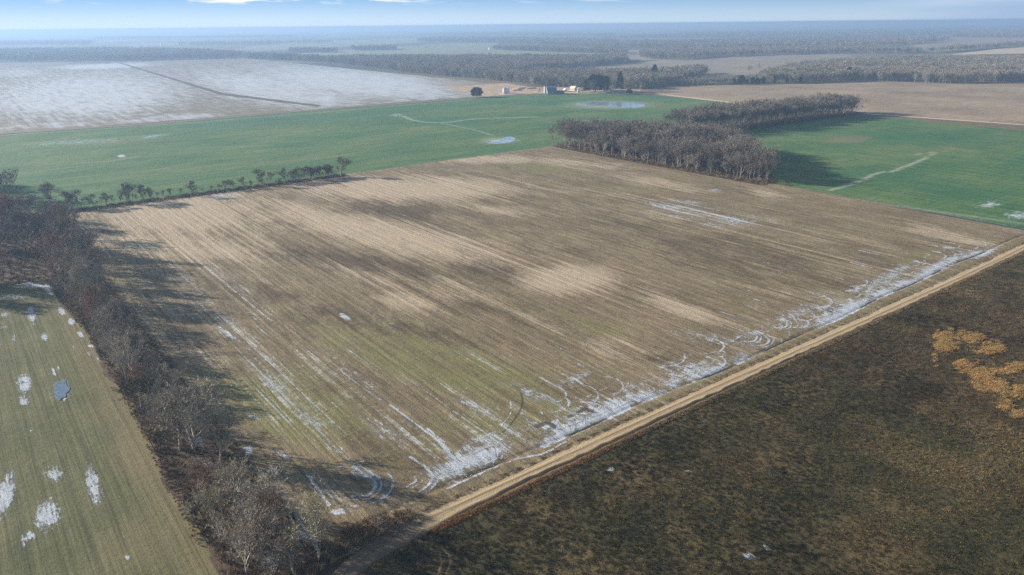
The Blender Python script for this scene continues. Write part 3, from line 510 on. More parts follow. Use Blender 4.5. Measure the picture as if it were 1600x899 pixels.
def wood_mat(name, c1, c2, rough=.85):
    m, t, b = mat(name, rough); r = t.n.new('ShaderNodeObjectInfo').outputs['Random']; c = t.mix(r, c1, c2)
    n = t.noise(t.coord(), .5, 3); t.l.new(t.mul(c, t.m('ADD', .65, t.m('MULTIPLY', n, .7))), b.inputs['Base Color']); return m
m_bark = wood_mat('grey_bark', (.26, .23, .19), (.40, .36, .31)); m_twig = wood_mat('winter_twigs', (.20, .175, .135), (.42, .375, .30)); m_ftwig = wood_mat('brown_grey_twigs', (.15, .13, .105), (.29, .255, .21)); m_dtwig = wood_mat('dark_twigs', (.14, .125, .095), (.20, .175, .14))
m_twigr = wood_mat('reddish_twigs', (.24, .155, .11), (.30, .20, .14)); m_pale = wood_mat('pale_bark', (.50, .45, .36), (.58, .53, .44)); m_ptw = wood_mat('pale_twigs', (.34, .31, .22), (.40, .36, .26))
m_leafb = wood_mat('dead_brown_leaves', (.19, .105, .055), (.26, .15, .075)); m_leafo = wood_mat('orange_leaves', (.42, .20, .07), (.55, .29, .10))
m_vine = wood_mat('vine_tangle', (.10, .095, .055), (.13, .12, .07))
def tree_kind(name, seed, **kw):
    bm_, tm_ = kw.pop('bark', m_bark), kw.pop('twig', m_twig); T, C = gen_tree(seed, **kw)
    return dict(h=kw.get('h', 16.), trunk=mesh(name + '_trunk', T.v, T.f, [bm_], True), crown=mesh(name + '_crown', C.v, C.f, [tm_]))
def both(kk, name, seed, **kw):
    K[kk] = tree_kind(name, seed, **dict(kw)); kw.setdefault('twig', m_ftwig); kw['tww'] = .15; kw['tw'] = int(kw.get('tw', 7) * 1.1); K[kk + '2'] = tree_kind('far_' + name, seed + 40, **kw)
K = dict(
    f=tree_kind('reddish', 6, h=15, fork=.25, spread=.7, tw=9, twig=m_twigr), s=tree_kind('sycamore', 7, h=17, fork=.34, spread=.45, tw=6, leader=True, kids=(8, 3, 3, 2), bark=m_pale, twig=m_ptw),
    q=tree_kind('pale', 8, h=11, fork=.16, spread=.85, tw=12, twig=m_ptw, trunks=2, r0=.16, kids=(4, 4, 3, 3), tww=.08), z=tree_kind('small', 9, h=9, fork=.3, spread=.7, tw=7, lv=3, r0=.16, kids=(5, 4, 3)),
    l=tree_kind('brownleaf', 10, h=8, fork=.2, spread=.6, tw=7, tww=.22, lv=3, r0=.14, twig=m_leafb, trunks=2, kids=(5, 4, 3)), v=tree_kind('vine', 11, h=10, fork=.14, spread=1.0, tw=14, tww=.14, lv=3, twig=m_vine, kids=(6, 5, 4), trunks=3),
    w=tree_kind('whitelimb', 12, h=17, fork=.2, spread=.7, tw=8, bark=m_pale, twig=m_twig, trunks=2, r0=.26, kids=(4, 4, 3, 3)))
both('h', 'hedge', 14, h=12, fork=.18, spread=.5, tw=5, leader=True, twig=m_dtwig, kids=(5, 4, 4, 3)); both('a', 'spreading', 1, h=16, fork=.20, spread=.75, tw=8); both('b', 'rounded', 2, h=16, fork=.18, spread=.85, tw=9); both('c', 'tall', 3, h=20, fork=.26, spread=.55, tw=8)
both('d', 'upright', 4, h=20, fork=.42, spread=.6, tw=8, leader=True, kids=(9, 4, 3, 3)); both('e', 'forked', 5, h=18, fork=.20, spread=.65, tw=8, trunks=2, r0=.26, kids=(4, 3, 3, 3))
def tree(kind, x, y, h, label, group=None, z=.12, name='bare_tree', cat='tree'):
    if math.hypot(x, y) > 380 and kind + '2' in K: kind += '2'
    k = K[kind]; s = h / k['h']; r = empty(name, (x, y, z), random.uniform(0, 6.28), s); r.scale = (s * random.uniform(.95, 1.3), s * random.uniform(.95, 1.3), s)
    obj('trunk', k['trunk'], r); obj('crown', k['crown'], r); return tag(r, label, cat, group)
random.seed(21)
PXT = lambda x, y, t_: (lambda a, c_: (a[0], a[1], H * (1 - math.hypot(*a) / math.hypot(*c_))))(P(x, y), P(x, t_))
# hedgerow: (kind, base x, base y, top y, label)
HED = [('w', 306, 704, 600, 'tallest bare tree of the left hedgerow, forked pale limbs and wide grey crown'), ('a', 282, 706, 612, 'wide grey bare tree pressed against the left side of the tallest hedgerow tree'), ('c', 346, 726, 640, 'brownish bare tree just right of the tallest hedgerow tree'),
       ('v', 222, 640, 592, 'rounded vine-covered tree in the hedgerow level with the small pond'), ('e', 266, 628, 578, 'small grey tree behind the tallest hedgerow tree, at the field edge'), ('q', 342, 832, 768, 'pale feathery shrub-like tree in the near hedgerow'),
       ('b', 396, 822, 742, 'olive grey bare tree behind the pale feathery one in the near hedgerow'), ('f', 430, 842, 778, 'tree with orange-brown dead leaves at the near end of the hedgerow'), ('w', 385, 895, 812, 'tangled bare tree with white broken limbs at the near end of the hedgerow'),
       ('s', 499, 880, 775, 'slender whitish tree standing alone at the near corner of the stubble field'), ('a', 462, 905, 835, 'bare tree with curved stems at the bottom edge beside the dark road'), ('l', 545, 858, 822, 'brown-leaved bush leftmost in the short row by the road corner'), ('l', 556, 852, 812, 'tall brown-leaved bush second in the short row by the road corner'),
       ('l', 571, 846, 806, 'brown-leaved bush in the middle of the short row by the road corner'), ('z', 590, 836, 798, 'thin twiggy tree in the short row by the road corner'), ('l', 606, 830, 797, 'brown-leaved bush right of the thin tree in the row by the road corner'), ('l', 622, 824, 794, 'last brown-leaved bush of the row, nearest the bright dirt road'),
       ('d', 372, 800, 728, 'bare tree behind the pale feathery tree, near the sunlit fallen limb'), ('f', 322, 782, 728, 'reddish bare tree between the tallest hedgerow tree and the pale feathery one'), ('b', 412, 868, 800, 'dense bare tree between the tangled tree and the orange-leaved one'), ('e', 430, 905, 850, 'bare tree cut by the bottom edge left of the whitish tree'),
       ('w', 207, 588, 527, 'bare tree with a bright forked trunk above the vine-covered tree'), ('a', 176, 566, 520, 'grey bare tree left of the bright forked one in the hedgerow'), ('b', 184, 540, 482, 'dense round dark crown midway up the left hedgerow'), ('f', 151, 506, 452, 'reddish bare tree midway up the left hedgerow, beside the snow strip'),
       ('c', 122, 468, 388, 'tall bare tree at the upper end of the hedgerow below the grove'), ('d', 136, 480, 412, 'narrow bare tree right of the tall one below the grove'), ('f', 94, 440, 372, 'pinkish brown leaning tree where the hedgerow meets the grove'), ('e', 235, 600, 560, 'small bare tree at the field edge below the bright forked one'), ('b', 250, 668, 612, 'low spreading tree left of the tallest hedgerow tree')]
for k, x, y, tp, lb in HED:
    X, Y, h = PXT(x, y, tp); h *= 1.0 if k == 'l' else 1.22; nm = 'leafy_bush' if k == 'l' else 'bare_tree'; tree(k, X, Y, h, lb, None, name=nm, cat='bush' if k == 'l' else 'tree')
for i, (k, Xw, Yw, h) in enumerate([('z', 37, 175, 7), ('f', 29, 171, 8), ('z', 40, 214, 7), ('e', 33, 208, 12), ('a', 38, 240, 11), ('e', 37, 268, 10), ('z', 40, 290, 9), ('c', 38, 300, 13), ('a', 37, 326, 15), ('d', 38, 338, 14), ('b', 29, 334, 12), ('c', 36, 362, 18), ('a', 41, 374, 13), ('z', 27, 160, 6), ('z', 42, 162, 6), ('e', 31, 268, 12), ('a', 32, 176, 11), ('b', 30, 200, 10), ('c', 34, 222, 13), ('f', 31, 236, 10), ('a', 30, 250, 11), ('d', 35, 262, 12), ('b', 31, 280, 11), ('a', 34, 296, 12), ('f', 31, 308, 12), ('e', 34, 322, 13), ('a', 30, 344, 14), ('c', 34, 352, 16), ('e', 33, 372, 15), ('b', 32, 160, 9), ('a', 31, 142, 10), ('e', 38, 134, 10)]):
    if Yw < 232 and i % 2: continue
    tree(k, Xw + random.uniform(-1, 1), Yw, h * (1.2 if Yw > 232 else .8), 'smaller bare tree filling a gap in the left hedgerow between taller ones', 'smaller trees filling the left hedgerow')
for i, (k_, X, Y, h) in enumerate([('c', 39, 392, 20), ('d', 43, 412, 15), ('a', 41, 436, 17), ('c', 42, 462, 20), ('e', 44, 486, 16), ('b', 42, 508, 15)]):
    tree(k_, X, Y, h, 'tall bare tree on the right edge of the grove, its long shadow on the stubble', 'trees on the field edge of the grove')
# grove at the upper left
n = 0; random.seed(31)
while n < 52:
    X, Y = random.uniform(-95, 44), random.uniform(384, 552)
    if Y < 388 + X * .3 or (X > 38 and Y > 545): continue
    tree(random.choice('abcdef'), X, Y, random.uniform(18, 26), 'tall bare tree standing in the dense grove at the left edge', 'bare trees of the grove at the left edge'); n += 1
n = 0
while n < 34:
    X, Y = random.uniform(-70, 34), random.uniform(552, 700)
    if X > 34 - (Y - 552) * .10: continue
    tree(random.choice('acde'), X, Y, random.uniform(19, 27), 'tall bare tree behind the grove, its shadow lying across the green field', 'bare trees continuing the grove along the green field'); n += 1
# far hedge line between stubble and wheat
FH = [('a', 84, 326, 291, 'bare tree leftmost in the far hedge line beside the grove'), ('z', 105, 327, 303, 'small bare tree second from the grove in the far hedge line'), ('b', 128, 326, 300, 'round small bare tree third from the grove in the far hedge line'), ('z', 150, 325, 306, 'thin low tree fourth from the grove in the far hedge line'), ('z', 166, 323, 304, 'thin leaning tree fifth from the grove in the far hedge line'),
      ('d', 197, 320, 291, 'tall faint bare tree left of the far hedge gap'), ('e', 206, 319, 294, 'bare tree just right of the tall faint one in the far hedge'), ('d', 225, 316, 292, 'bare tree forking low in the middle of the far hedge'), ('e', 235, 315, 296, 'bare tree closing the middle group of the far hedge'), ('b', 304, 307, 286, 'round dark bare tree standing alone in the far hedge line'),
      ('z', 350, 299, 285, 'small bare tree right of the lone round one in the far hedge'), ('a', 358, 297, 283, 'bare tree beside a small one right of the lone round tree'), ('z', 383, 294, 279, 'small bare tree left of the dark round-headed one'), ('b', 403, 291, 268, 'dark round-headed tree in the right half of the far hedge'), ('e', 421, 288, 272, 'bare tree right of the dark round-headed one'),
      ('e', 447, 286, 266, 'bare tree with a gap before the thick cluster of the far hedge'), ('d', 532, 277, 250, 'tallest tree ending the far hedge on its right')]
random.seed(41)
for k, x, y, tp, lb in FH: X, Y, h = PXT(x, y, tp); tree('h', X, Y, h * 1.25, lb)
for i, x in enumerate([95, 116, 139, 158, 178, 188, 214, 245, 256, 268, 283, 318, 330, 341, 368, 392, 412, 432, 440, 456]):
    X, Y, h = PXT(x, 327.5 - (x - 84) * .112, 316 - (x - 84) * .112 - 0); tree('h', X, Y, random.uniform(3., 6.), 'low dark shrub growing in the far hedge between its taller trees', 'low shrubs of the far hedge', name='hedge_shrub', cat='shrub')
for i in range(13):
    x = 465 + i * 4.7; X, Y, h = PXT(x, 284.5 - i * .65, 260 - i * .3 + random.uniform(-2, 4)); tree('h', X, Y, h, 'bare tree in the tight cluster near the right end of the far hedge', 'clustered trees of the far hedge')
# wood between the fields
X, Y, h = PXT(864, 228, 194); tree('e', X, Y, h, 'lone bare tree at the left tip of the wood, a gap behind it')
random.seed(51); WD = []
def poisson(poly, d, rnd, n):
    A = np.array(poly); out = []; cell = {}
    for _ in range(n):
        x, y = rnd.uniform(A[:, 0].min(), A[:, 0].max()), rnd.uniform(A[:, 1].min(), A[:, 1].max())
        if not inpoly(np.array([x]), np.array([y]), poly)[0]: continue
        c_ = (int(x // d), int(y // d))
        if any((x - q[0]) ** 2 + (y - q[1]) ** 2 < d * d for i in (-1, 0, 1) for j in (-1, 0, 1) for q in cell.get((c_[0] + i, c_[1] + j), ())): continue
        cell.setdefault(c_, []).append((x, y)); out.append((x, y))
    return out
wood_a = [(462, 303), (474, 305), (500, 335), (548, 385), (560, 428), (545, 456), (530, 495), (500, 528), (476, 540), (458, 520), (455, 480), (456, 400)]
wood_b = [(610, 504), (702, 485), (912, 480), (922, 500), (905, 518), (790, 538), (690, 538), (610, 524)]
rr = random.Random(5); pa = poisson(wood_a, 6.2, rr, 9000); pb = poisson(wood_b, 7.0, rr, 9000)
pa.sort(key=lambda q: q[0] * st + q[1] * ct); pb.sort(key=lambda q: -(q[0]) )
ind = pa[:118]; rest = pa[118:]
for x, y in ind:
    edge_ = x < 466; h = rr.uniform(11, 18) if (edge_ and rr.random() < .5) else rr.uniform(16, 25)
    if y > 470: h *= .78
    tree(rr.choice('abccdde'), x, y, h, 'grey bare tree in the front wood at the corner of the stubble field', 'bare trees of the front wood')
pbi = [q for q in pb if q[1] < 500][:38]; pbr = [q for q in pb if q not in pbi]
for x, y in pbi: tree(rr.choice('acde'), x, y, rr.uniform(19, 26), 'grey bare tree on the sunny-field edge of the far tree belt', 'bare trees along the front of the tree belt')

# ---- vegetation masses: one object each; the object's mesh holds the plant once plus the standing points
def scatter_group():
    g_ = bpy.data.node_groups.new('stand_plants', 'GeometryNodeTree')
    g_.interface.new_socket('Geometry', in_out='INPUT', socket_type='NodeSocketGeometry'); g_.interface.new_socket('Geometry', in_out='OUTPUT', socket_type='NodeSocketGeometry')
    N = g_.nodes; L = g_.links; i_ = N.new('NodeGroupInput'); o_ = N.new('NodeGroupOutput')
    def na(name, typ): n = N.new('GeometryNodeInputNamedAttribute'); n.data_type = typ; n.inputs['Name'].default_value = name; return n.outputs[0]
    sp_ = N.new('GeometryNodeSeparateGeometry'); sp_.domain = 'POINT'; L.new(i_.outputs[0], sp_.inputs[0]); L.new(na('standing', 'BOOLEAN'), sp_.inputs['Selection'])
    ip = N.new('GeometryNodeInstanceOnPoints'); L.new(sp_.outputs[0], ip.inputs['Points']); L.new(sp_.outputs[1], ip.inputs['Instance'])
    L.new(na('turn', 'FLOAT_VECTOR'), ip.inputs['Rotation']); L.new(na('size', 'FLOAT_VECTOR'), ip.inputs['Scale']); L.new(ip.outputs[0], o_.inputs[0]); return g_
SG = scatter_group()
def mass(name, template, pts, sizes, label, cat, tint=None, mats=None):
    """template: (verts, faces); pts Nx3; sizes N"""
    tv = np.array([tuple(v_) for v_ in template[0]], np.float32); nt = len(tv); pts = np.asarray(pts, np.float32); N = len(pts)
    me = bpy.data.meshes.new(name); me.from_pydata([tuple(v_) for v_ in tv] + [tuple(p) for p in pts], [], template[1]); me.update()
    for m in mats: me.materials.append(m)
    if len(template) > 2: me.polygons.foreach_set('material_index', template[2])
    a = me.attributes.new('standing', 'BOOLEAN', 'POINT'); a.data.foreach_set('value', np.r_[np.zeros(nt, bool), np.ones(N, bool)])
    rot = np.zeros((nt + N, 3), np.float32); rot[nt:, 2] = rng.random(N) * 6.28; a = me.attributes.new('turn', 'FLOAT_VECTOR', 'POINT'); a.data.foreach_set('vector', rot.ravel())
    sz = np.ones((nt + N, 3), np.float32); sizes = np.asarray(sizes, np.float32); sz[nt:] = sizes[:, None] if sizes.ndim == 1 else sizes; a = me.attributes.new('size', 'FLOAT_VECTOR', 'POINT'); a.data.foreach_set('vector', sz.ravel())
    if tint is not None:
        tn = np.zeros((nt + N, 3), np.float32); tn[nt:] = tint; a = me.attributes.new('tint', 'FLOAT_VECTOR', 'POINT'); a.data.foreach_set('vector', tn.ravel())
    o = obj(name, me); md_ = o.modifiers.new('stand', 'NODES'); md_.node_group = SG
    return tag(o, label, cat, None, 'stuff')
def joinT(T, C): n = len(T.v); return (list(T.v) + list(C.v), T.f + [tuple(k + n for k in f_) for f_ in C.f], [0] * len(T.f) + [1] * len(C.f))
tall = joinT(*gen_tree(61, h=20, fork=.34, spread=.55, tw=9, kids=(5, 4, 3, 3), tww=.15))
lite = joinT(*gen_tree(62, h=20, fork=.26, spread=.7, tw=8, kids=(5, 4, 3), lv=3, tww=.42, r0=.35))
for wp in ([(452, 300), (474, 300), (505, 333), (554, 384), (566, 430), (548, 462), (534, 500), (504, 534), (474, 546), (456, 528), (452, 480)], [(604, 500), (700, 480), (930, 475), (936, 500), (910, 524), (790, 544), (686, 544), (604, 528)]):
    me = mesh('woodland_floor', [(x, y, .40) for x, y in wp], [list(range(len(wp)))], [m_litter]); tag(obj('woodland_floor', me), kind='structure')
P3 = lambda L_, z=.1: [(x, y, z) for x, y in L_]
pts = rest + pbr
mass('woodland', tall, P3(pts), [rr.uniform(.95, 1.38) for _ in pts], 'grey leafless interior of the wood and belt between stubble and green fields', 'woods', mats=[m_bark, m_ftwig])
# ground-level brush
def brush(seed, n, h, w, spread):
    random.seed(seed); C = TM()
    for _ in range(n):
        a = random.uniform(0, 6.28); r = random.uniform(0, spread); d = Vector((math.cos(a) * r * .5, math.sin(a) * r * .5, 1)).normalized()
        C.sliver(Vector((math.cos(a) * r * .5, math.sin(a) * r * .5, random.uniform(0, .5) * h)), rdir(d, random.uniform(0, .8)), random.uniform(.3, .7) * h, w)
    return C.v, C.f
m_brush = wood_mat('brown_brush', (.065, .045, .028), (.30, .215, .135))
bp = []; bs = []
def addb(poly, d, s0, s1, n=20000):
    for x, y in poisson(poly, d, rr, n): bp.append((x, y, .25)); bs.append(rr.uniform(s0, s1))
addb([(27, 132), (44, 126), (46, 132), (42, 534), (30, 534), (26, 390), (27.5, 250)], 1.7, .4, 1.1, 24000)
addb([(42, 127), (70, 128.5), (69, 131), (42, 135)], 1.3, .5, 1.1, 1500); addb([(24, 96), (50, 104), (44, 126), (26, 132)], 1.5, .6, 1.4, 4000)
addb([(40, 530), (240, 528), (240, 532), (40, 534)], 1.4, .5, 1.3, 7000)
addb([(25.0, 150), (28.5, 150), (29.5, 250), (29, 300), (25, 390), (22, 390), (26, 300), (26.5, 250)], 1.1, .22, .55, 9000)
mass('hedgerow_brush', brush(3, 90, 2.4, .12, 1.6), bp, bs, 'brown and reddish undergrowth tangled beneath the hedgerow trees', 'undergrowth', mats=[m_brush])
bp = []; bs = []
addb(wood_a, 3.0, .7, 1.5, 8000); addb([(454, 300), (462, 300), (462, 525), (454, 530)], 1.8, .4, .9, 4000); addb([(466, 285), (474, 285), (476, 310), (464, 308)], 1.6, .3, .7, 500); addb([(690, 486), (915, 478), (915, 486), (690, 494)], 2.5, .5, 1.2, 4000); addb([(-60, 384), (38, 388), (40, 540), (-60, 550)], 3.2, .7, 1.5, 4000)
mass('woodland_brush', brush(4, 70, 2.6, .13, 2.0), bp, bs, 'low brown brush on the floor of the wood and the grove', 'undergrowth', mats=[m_brush])

# ---- weeds on the brown field
m_weeds, t, b = mat('dry_weeds'); t.l.new(t.attr('tint', 'Vector', 'INSTANCER'), b.inputs['Base Color'])
def tuft(seed, n, h, w, r_):
    random.seed(seed); C = TM()
    for _ in range(n):
        a = random.uniform(0, 6.28); q = random.uniform(0, r_); C.sliver(Vector((math.cos(a) * q, math.sin(a) * q, random.uniform(-.05, .25) * h)), rdir(Vector((0, 0, 1)), random.uniform(.05, .75)), random.uniform(.4, .8) * h, w)
    return C.v, C.f
NW = 90000; x = rng.uniform(58, 640, NW * 3); y = rng.uniform(-60, 122.6, NW * 3); px, py = PIX(x, y)
ok = (px > -30) & (px < 1650) & (py < 960) & (lines(x, y, [(p_, .6, 1.) for p_, _, _ in LOOP]) < .6); pr = np.clip(1.15 - np.hypot(x, y) / 420, .12, 1); ok &= rng.random(len(x)) < 1.3 * pr * np.clip(.3 + 1.2 * fbm(x, y, .15, 5), .2, 1); x, y, px, py = x[ok][:NW], y[ok][:NW], px[ok][:NW], py[ok][:NW]
big = fbm(x, y, .035, 71) + np.clip((x - 200) / 260, -.08, .10); b2 = fbm(x, y, .11, 75, 3); r1 = rng.random(len(x))
k1 = np.clip((big - .42) * 5, 0, 1)[:, None]; tn = np.array([.070, .070, .024]) * (1 - k1) + np.array([.118, .072, .031]) * k1
k2 = np.clip((b2 - .55) * 5, 0, 1)[:, None]; tn = tn * (1 - k2 * .6) + np.array([.15, .115, .055]) * k2 * .6
tn = np.where((r1 < .10)[:, None], np.array([.20, .135, .055]), tn); tn = np.where(((r1 > .97) & (b2 > .56))[:, None], np.array([.22, .15, .065]), tn)
dens = blobs(px, py, [(1060, 690, 90, 50, 0, 1.), (1130, 740, 90, 60, 0, 1.), (1000, 620, 60, 20, 0, .6), (1120, 790, 80, 60, 0, .8)]); tn = np.where(((dens > .2) & (r1 > .90))[:, None], np.array([.34, .19, .065]), tn)
farb = np.clip((np.hypot(x, y) - 190) / 150, 0, 1)[:, None]; tn = tn * (1 - farb * .5) + np.array([.12, .088, .058]) * farb * .5
pz = fbm(x, y, .07, 85, 4); tn = tn * (1 - .55 * np.clip((pz - .56) * 7, 0, 1))[:, None] + np.array([.15, .115, .055]) * (.40 * np.clip((.40 - pz) * 7, 0, 1))[:, None]
tn = tn * rng.uniform(.55, 1.45, len(x))[:, None] * (.44 + .85 * fbm(x, y, .016, 79))[:, None]
gz = .05 + .35 * fbm(x, y, .12, 51) * np.clip((123.5 - y) / 6, 0, 1)
mass('weeds', tuft(5, 22, .42, .07, .7), np.stack([x, y, gz], 1), rng.uniform(.6, 1.3, len(x)) * (1 + farb[:, 0] * .5), 'dark brown and olive weeds covering the field right of the dirt road', 'weeds', tn, [m_weeds])
# orange patch
op = blobs(np.array([0.]), np.array([0.]), []); x = rng.uniform(150, 330, 330000); y = rng.uniform(30, 115, 330000); px, py = PIX(x, y)
OB = [(1478, 540, 20, 20, 0, .8), (1462, 560, 6, 12, 0, .5), (1520, 530, 18, 14, 0, .8), (1545, 548, 22, 12, 0, 1.), (1510, 575, 20, 14, 20, .95), (1535, 592, 22, 16, 20, 1.), (1560, 605, 20, 16, 20, 1.), (1590, 575, 22, 8, -10, .95), (1592, 612, 16, 12, 0, .95), (1572, 635, 16, 14, 20, 1.), (1590, 648, 12, 6, 0, .8), (1464, 525, 8, 6, 0, .6), (1500, 525, 8, 6, 0, .4), (1560, 582, 20, 6, 0, .6)]
msk = blobs(px, py, OB); ok = (msk > .03) & (rng.random(len(x)) < .55 * np.clip((msk - .10 - 1.7 * (fbm(x, y, .22, 81, 5) - .5)) * 1.1, 0, 1) ** 1.6); x, y = x[ok], y[ok]
tn = np.array([.52, .30, .12]) * rng.uniform(.4, 1.25, len(x))[:, None]; tn[:, 1] *= rng.uniform(.85, 1.3, len(x)); gd = rng.random(len(x)) < .22; tn[gd] = np.array([.30, .25, .13]) * rng.uniform(.5, 1.2, gd.sum())[:, None]
mass('orange_grass', tuft(6, 26, .95, .06, .6), np.stack([x, y, np.full(len(x), .2)], 1), rng.uniform(.35, 1.25, len(x)), 'bright orange tall dry grass patch at the right edge of the brown field', 'grass', tn, [m_weeds])
# verge grass both sides of the road
x = np.r_[rng.uniform(70, 470, 9000), rng.uniform(68, 480, 7000)]; y = np.r_[rng.uniform(121.2, 123.4, 9000), rng.uniform(128.6, 130.6, 7000)]
nearo = np.clip(1 - (x - 70) / 90, .0, 1)[:, None]; tn = np.array([.30, .22, .12]) * (1 - nearo) + np.array([.46, .23, .09]) * nearo; tn[9000:] = np.array([.26, .21, .11]); tn = tn * rng.uniform(.6, 1.2, len(x))[:, None]
mass('verge_grass', tuft(7, 18, .45, .07, .4), np.stack([x, y, np.where(y < 125, .1, .2)], 1), rng.uniform(.5, 1.2, len(x)), 'dry tan and rusty grass tufts along both edges of the dirt road', 'grass', tn, [m_weeds])

# ---- evergreens
def gen_ever(seed, h, r, shape='cone', n=1500):
    random.seed(seed); T = TM(); C = TM(); T.tube([Vector((0, 0, -.3)), Vector((0, 0, h * .5)), Vector((0, 0, h * .9))], [r * .07, r * .05, r * .01], 6)
    for i in range(n):
        z = random.uniform(.08, 1) ** .8; rad = (r * (1 - z) ** .75 + .2) if shape == 'cone' else r * math.sqrt(max(.02, 1 - ((z - .5) / .52) ** 2)); rad *= .75 + .35 * vn3(z * 9 + seed, i)
        a = random.uniform(0, 6.28); rad *= 1 - .25 * (math.sin(a * 3 + z * 14) > .5); q = rad * random.uniform(.55, 1) ; p = Vector((math.cos(a) * q, math.sin(a) * q, z * h * .97))
        C.sliver(p, rdir(Vector((math.cos(a), math.sin(a), .35)).normalized(), .5), random.uniform(.5, 1.2) * r * .32, r * .16)
    return T, C
def vn3(a, i): return (math.sin(a * 12.9898 + (i % 17) * 3.1) * 43758.5453) % 1
m_ever = wood_mat('evergreen_needles', (.018, .045, .028), (.035, .065, .032)); EV = {}
for kk, (sh, n) in dict(cone=('cone', 1300), oval=('oval', 1800)).items():
    T, C = gen_ever(3 if kk == 'cone' else 4, 10, 2.8 if kk == 'cone' else 4.2, sh, n); EV[kk] = (mesh(kk + '_stem', T.v, T.f, [m_bark]), mesh(kk + '_needles', C.v, C.f, [m_ever]))
def ever(kind, x, y, tp, wpx, label, group=None, name='evergreen_tree', base=None):
    X, Y, h = PXT(x, y, tp); d = math.hypot(X, Y, H); hw = wpx / 2 / F * d / (2.8 if kind == 'cone' else 4.2)
    r = empty(name, (X, Y, .15), random.uniform(0, 6)); r.scale = (hw, hw, h / 10); obj('trunk', EV[kind][0], r); obj('crown', EV[kind][1], r); return tag(r, label, 'tree' if 'tree' in name else 'bush', group)
random.seed(71)
ever('oval', 745, 152, 137, 18, 'round dark bush alone at the corner of snowy and green fields', name='round_bush')
ever('oval', 930, 144, 117, 25, 'wide dark evergreen in front of the farmhouse trees'); ever('oval', 944, 144, 119, 18, 'dark evergreen right beside the grey-roofed house'); ever('oval', 917, 144, 125, 12, 'low dark evergreen behind the small white shed')
ever('cone', 968, 143, 113, 16, 'tall narrow conifer right of the grey-roofed house'); ever('oval', 901, 134, 118, 6, 'dark slim evergreen above the cream cottage'); ever('cone', 1022, 127, 101, 14, 'tallest pointed conifer rising above the wood behind the farm'); ever('oval', 1015, 127, 112, 9, 'short conifer at the left foot of the tallest pointed one')
ever('oval', 954, 136, 120, 7, 'dark slim evergreen above the house roof')
for x, y, tp, w_, lb in [(1158, 133, 118, 10, 'largest dark evergreen in the scrub line beyond the tan field'), (1147, 133, 123, 5, 'small evergreen left of the largest one in the scrub line'), (1167, 132, 124, 4, 'tiny evergreen right of the largest one in the scrub line'), (1176, 132, 121, 6, 'evergreen left of a similar pair in the scrub line'),
                        (1184, 132, 123, 8, 'broad evergreen between two others in the scrub line'), (1193, 132, 121, 5, 'evergreen ending the dark group in the scrub line'), (1210, 131, 118, 5, 'dark evergreen below the tiny white house'), (1250, 131, 120, 4, 'dark evergreen at the foot of the large right wood'), (1230, 131, 123, 4, 'low evergreen between the white house and the large wood'), (1325, 124, 105, 7, 'dark evergreen standing inside the large right wood')]:
    ever('oval', x, y, tp, w_, lb)
for i, (k, x, y, tp, lb) in enumerate([('a', 985, 147, 124, 'bare tree above the dark bush right of the farmhouse'), ('b', 958, 147, 122, 'pinkish bare tree between the evergreens of the farmhouse'), ('a', 910, 145, 120, 'tall bare tree shading the small white shed'), ('b', 922, 146, 124, 'bare tree in front of the wide dark evergreen'), ('e', 889, 140, 121, 'bare tree behind the cream cottage'),
     ('a', 898, 139, 118, 'bare tree rising behind the narrow white outbuilding'), ('c', 906, 138, 116, 'taller bare tree behind the narrow white outbuilding'), ('b', 938, 139, 115, 'bare crown showing above the wide dark evergreens'),
     ('a', 975, 141, 119, 'bare tree just right of the tall narrow conifer'), ('c', 992, 144, 122, 'bare tree rightmost of the farmyard, beyond the dark low bush'), ('b', 1000, 142, 121, 'bare tree between the farmyard and the tan field'), ('e', 880, 139, 120, 'bare tree behind the small bright white shed'),
     ('z', 848, 147, 134, 'thin bare tree left of the big barn'), ('z', 844, 147, 136, 'thin low tree leftmost beside the big barn'), ('a', 976, 146, 124, 'bare tree left of the dark bush by the white-roofed shed'), ('z', 872, 139, 131, 'small bare tree just right of the barn roof')]):
    X, Y, h = PXT(x, y, tp); tree(k, X, Y, h, lb)
ever('oval', 983, 147, 140, 10, 'dark low bush at the right end of the farmyard', name='low_bush')

# ================================================================ FARM BUILDINGS
def box(x0, x1, y0, y1, z0, z1):
    v_ = [(x, y, z) for z in (z0, z1) for y in (y0, y1) for x in (x0, x1)]; return v_, [(0, 2, 3, 1), (4, 5, 7, 6), (0, 1, 5, 4), (2, 6, 7, 3), (0, 4, 6, 2), (1, 3, 7, 5)]
def part(name, vf, m, parent): return obj(name, mesh(name, vf[0], vf[1], [m]), parent)
def prism(prof, y0, y1):
    n = len(prof); v_ = [(x, y0, z) for x, z in prof] + [(x, y1, z) for x, z in prof]
    return v_, [list(range(n)), list(range(2 * n - 1, n - 1, -1))] + [(k, k + n, (k + 1) % n + n, (k + 1) % n) for k in range(n)]
def ribbed(name, c, rough=.45, sc=2.2):
    m, t, b = mat(name, rough); w_ = t.n.new('ShaderNodeTexWave'); t.l.new(t.coord(), w_.inputs[0]); w_.bands_direction = 'DIAGONAL'; w_.inputs['Scale'].default_value = sc
    t.l.new(t.mul(c, t.m('ADD', .8, t.m('MULTIPLY', t.m('ADD', w_.outputs['Fac'], t.noise(t.coord(), .6, 4)), .15))), b.inputs['Base Color']); b.inputs['Specular IOR Level'].default_value = .4; return m
m_white = plain('white_boards', (.78, .77, .74), .6, .12); m_broof = ribbed('blue_metal_roof', (.09, .17, .25)); m_groof = ribbed('galvanised_roof', (.42, .45, .48)); m_cream = plain('cream_boards', (.74, .68, .50), .6, .12)
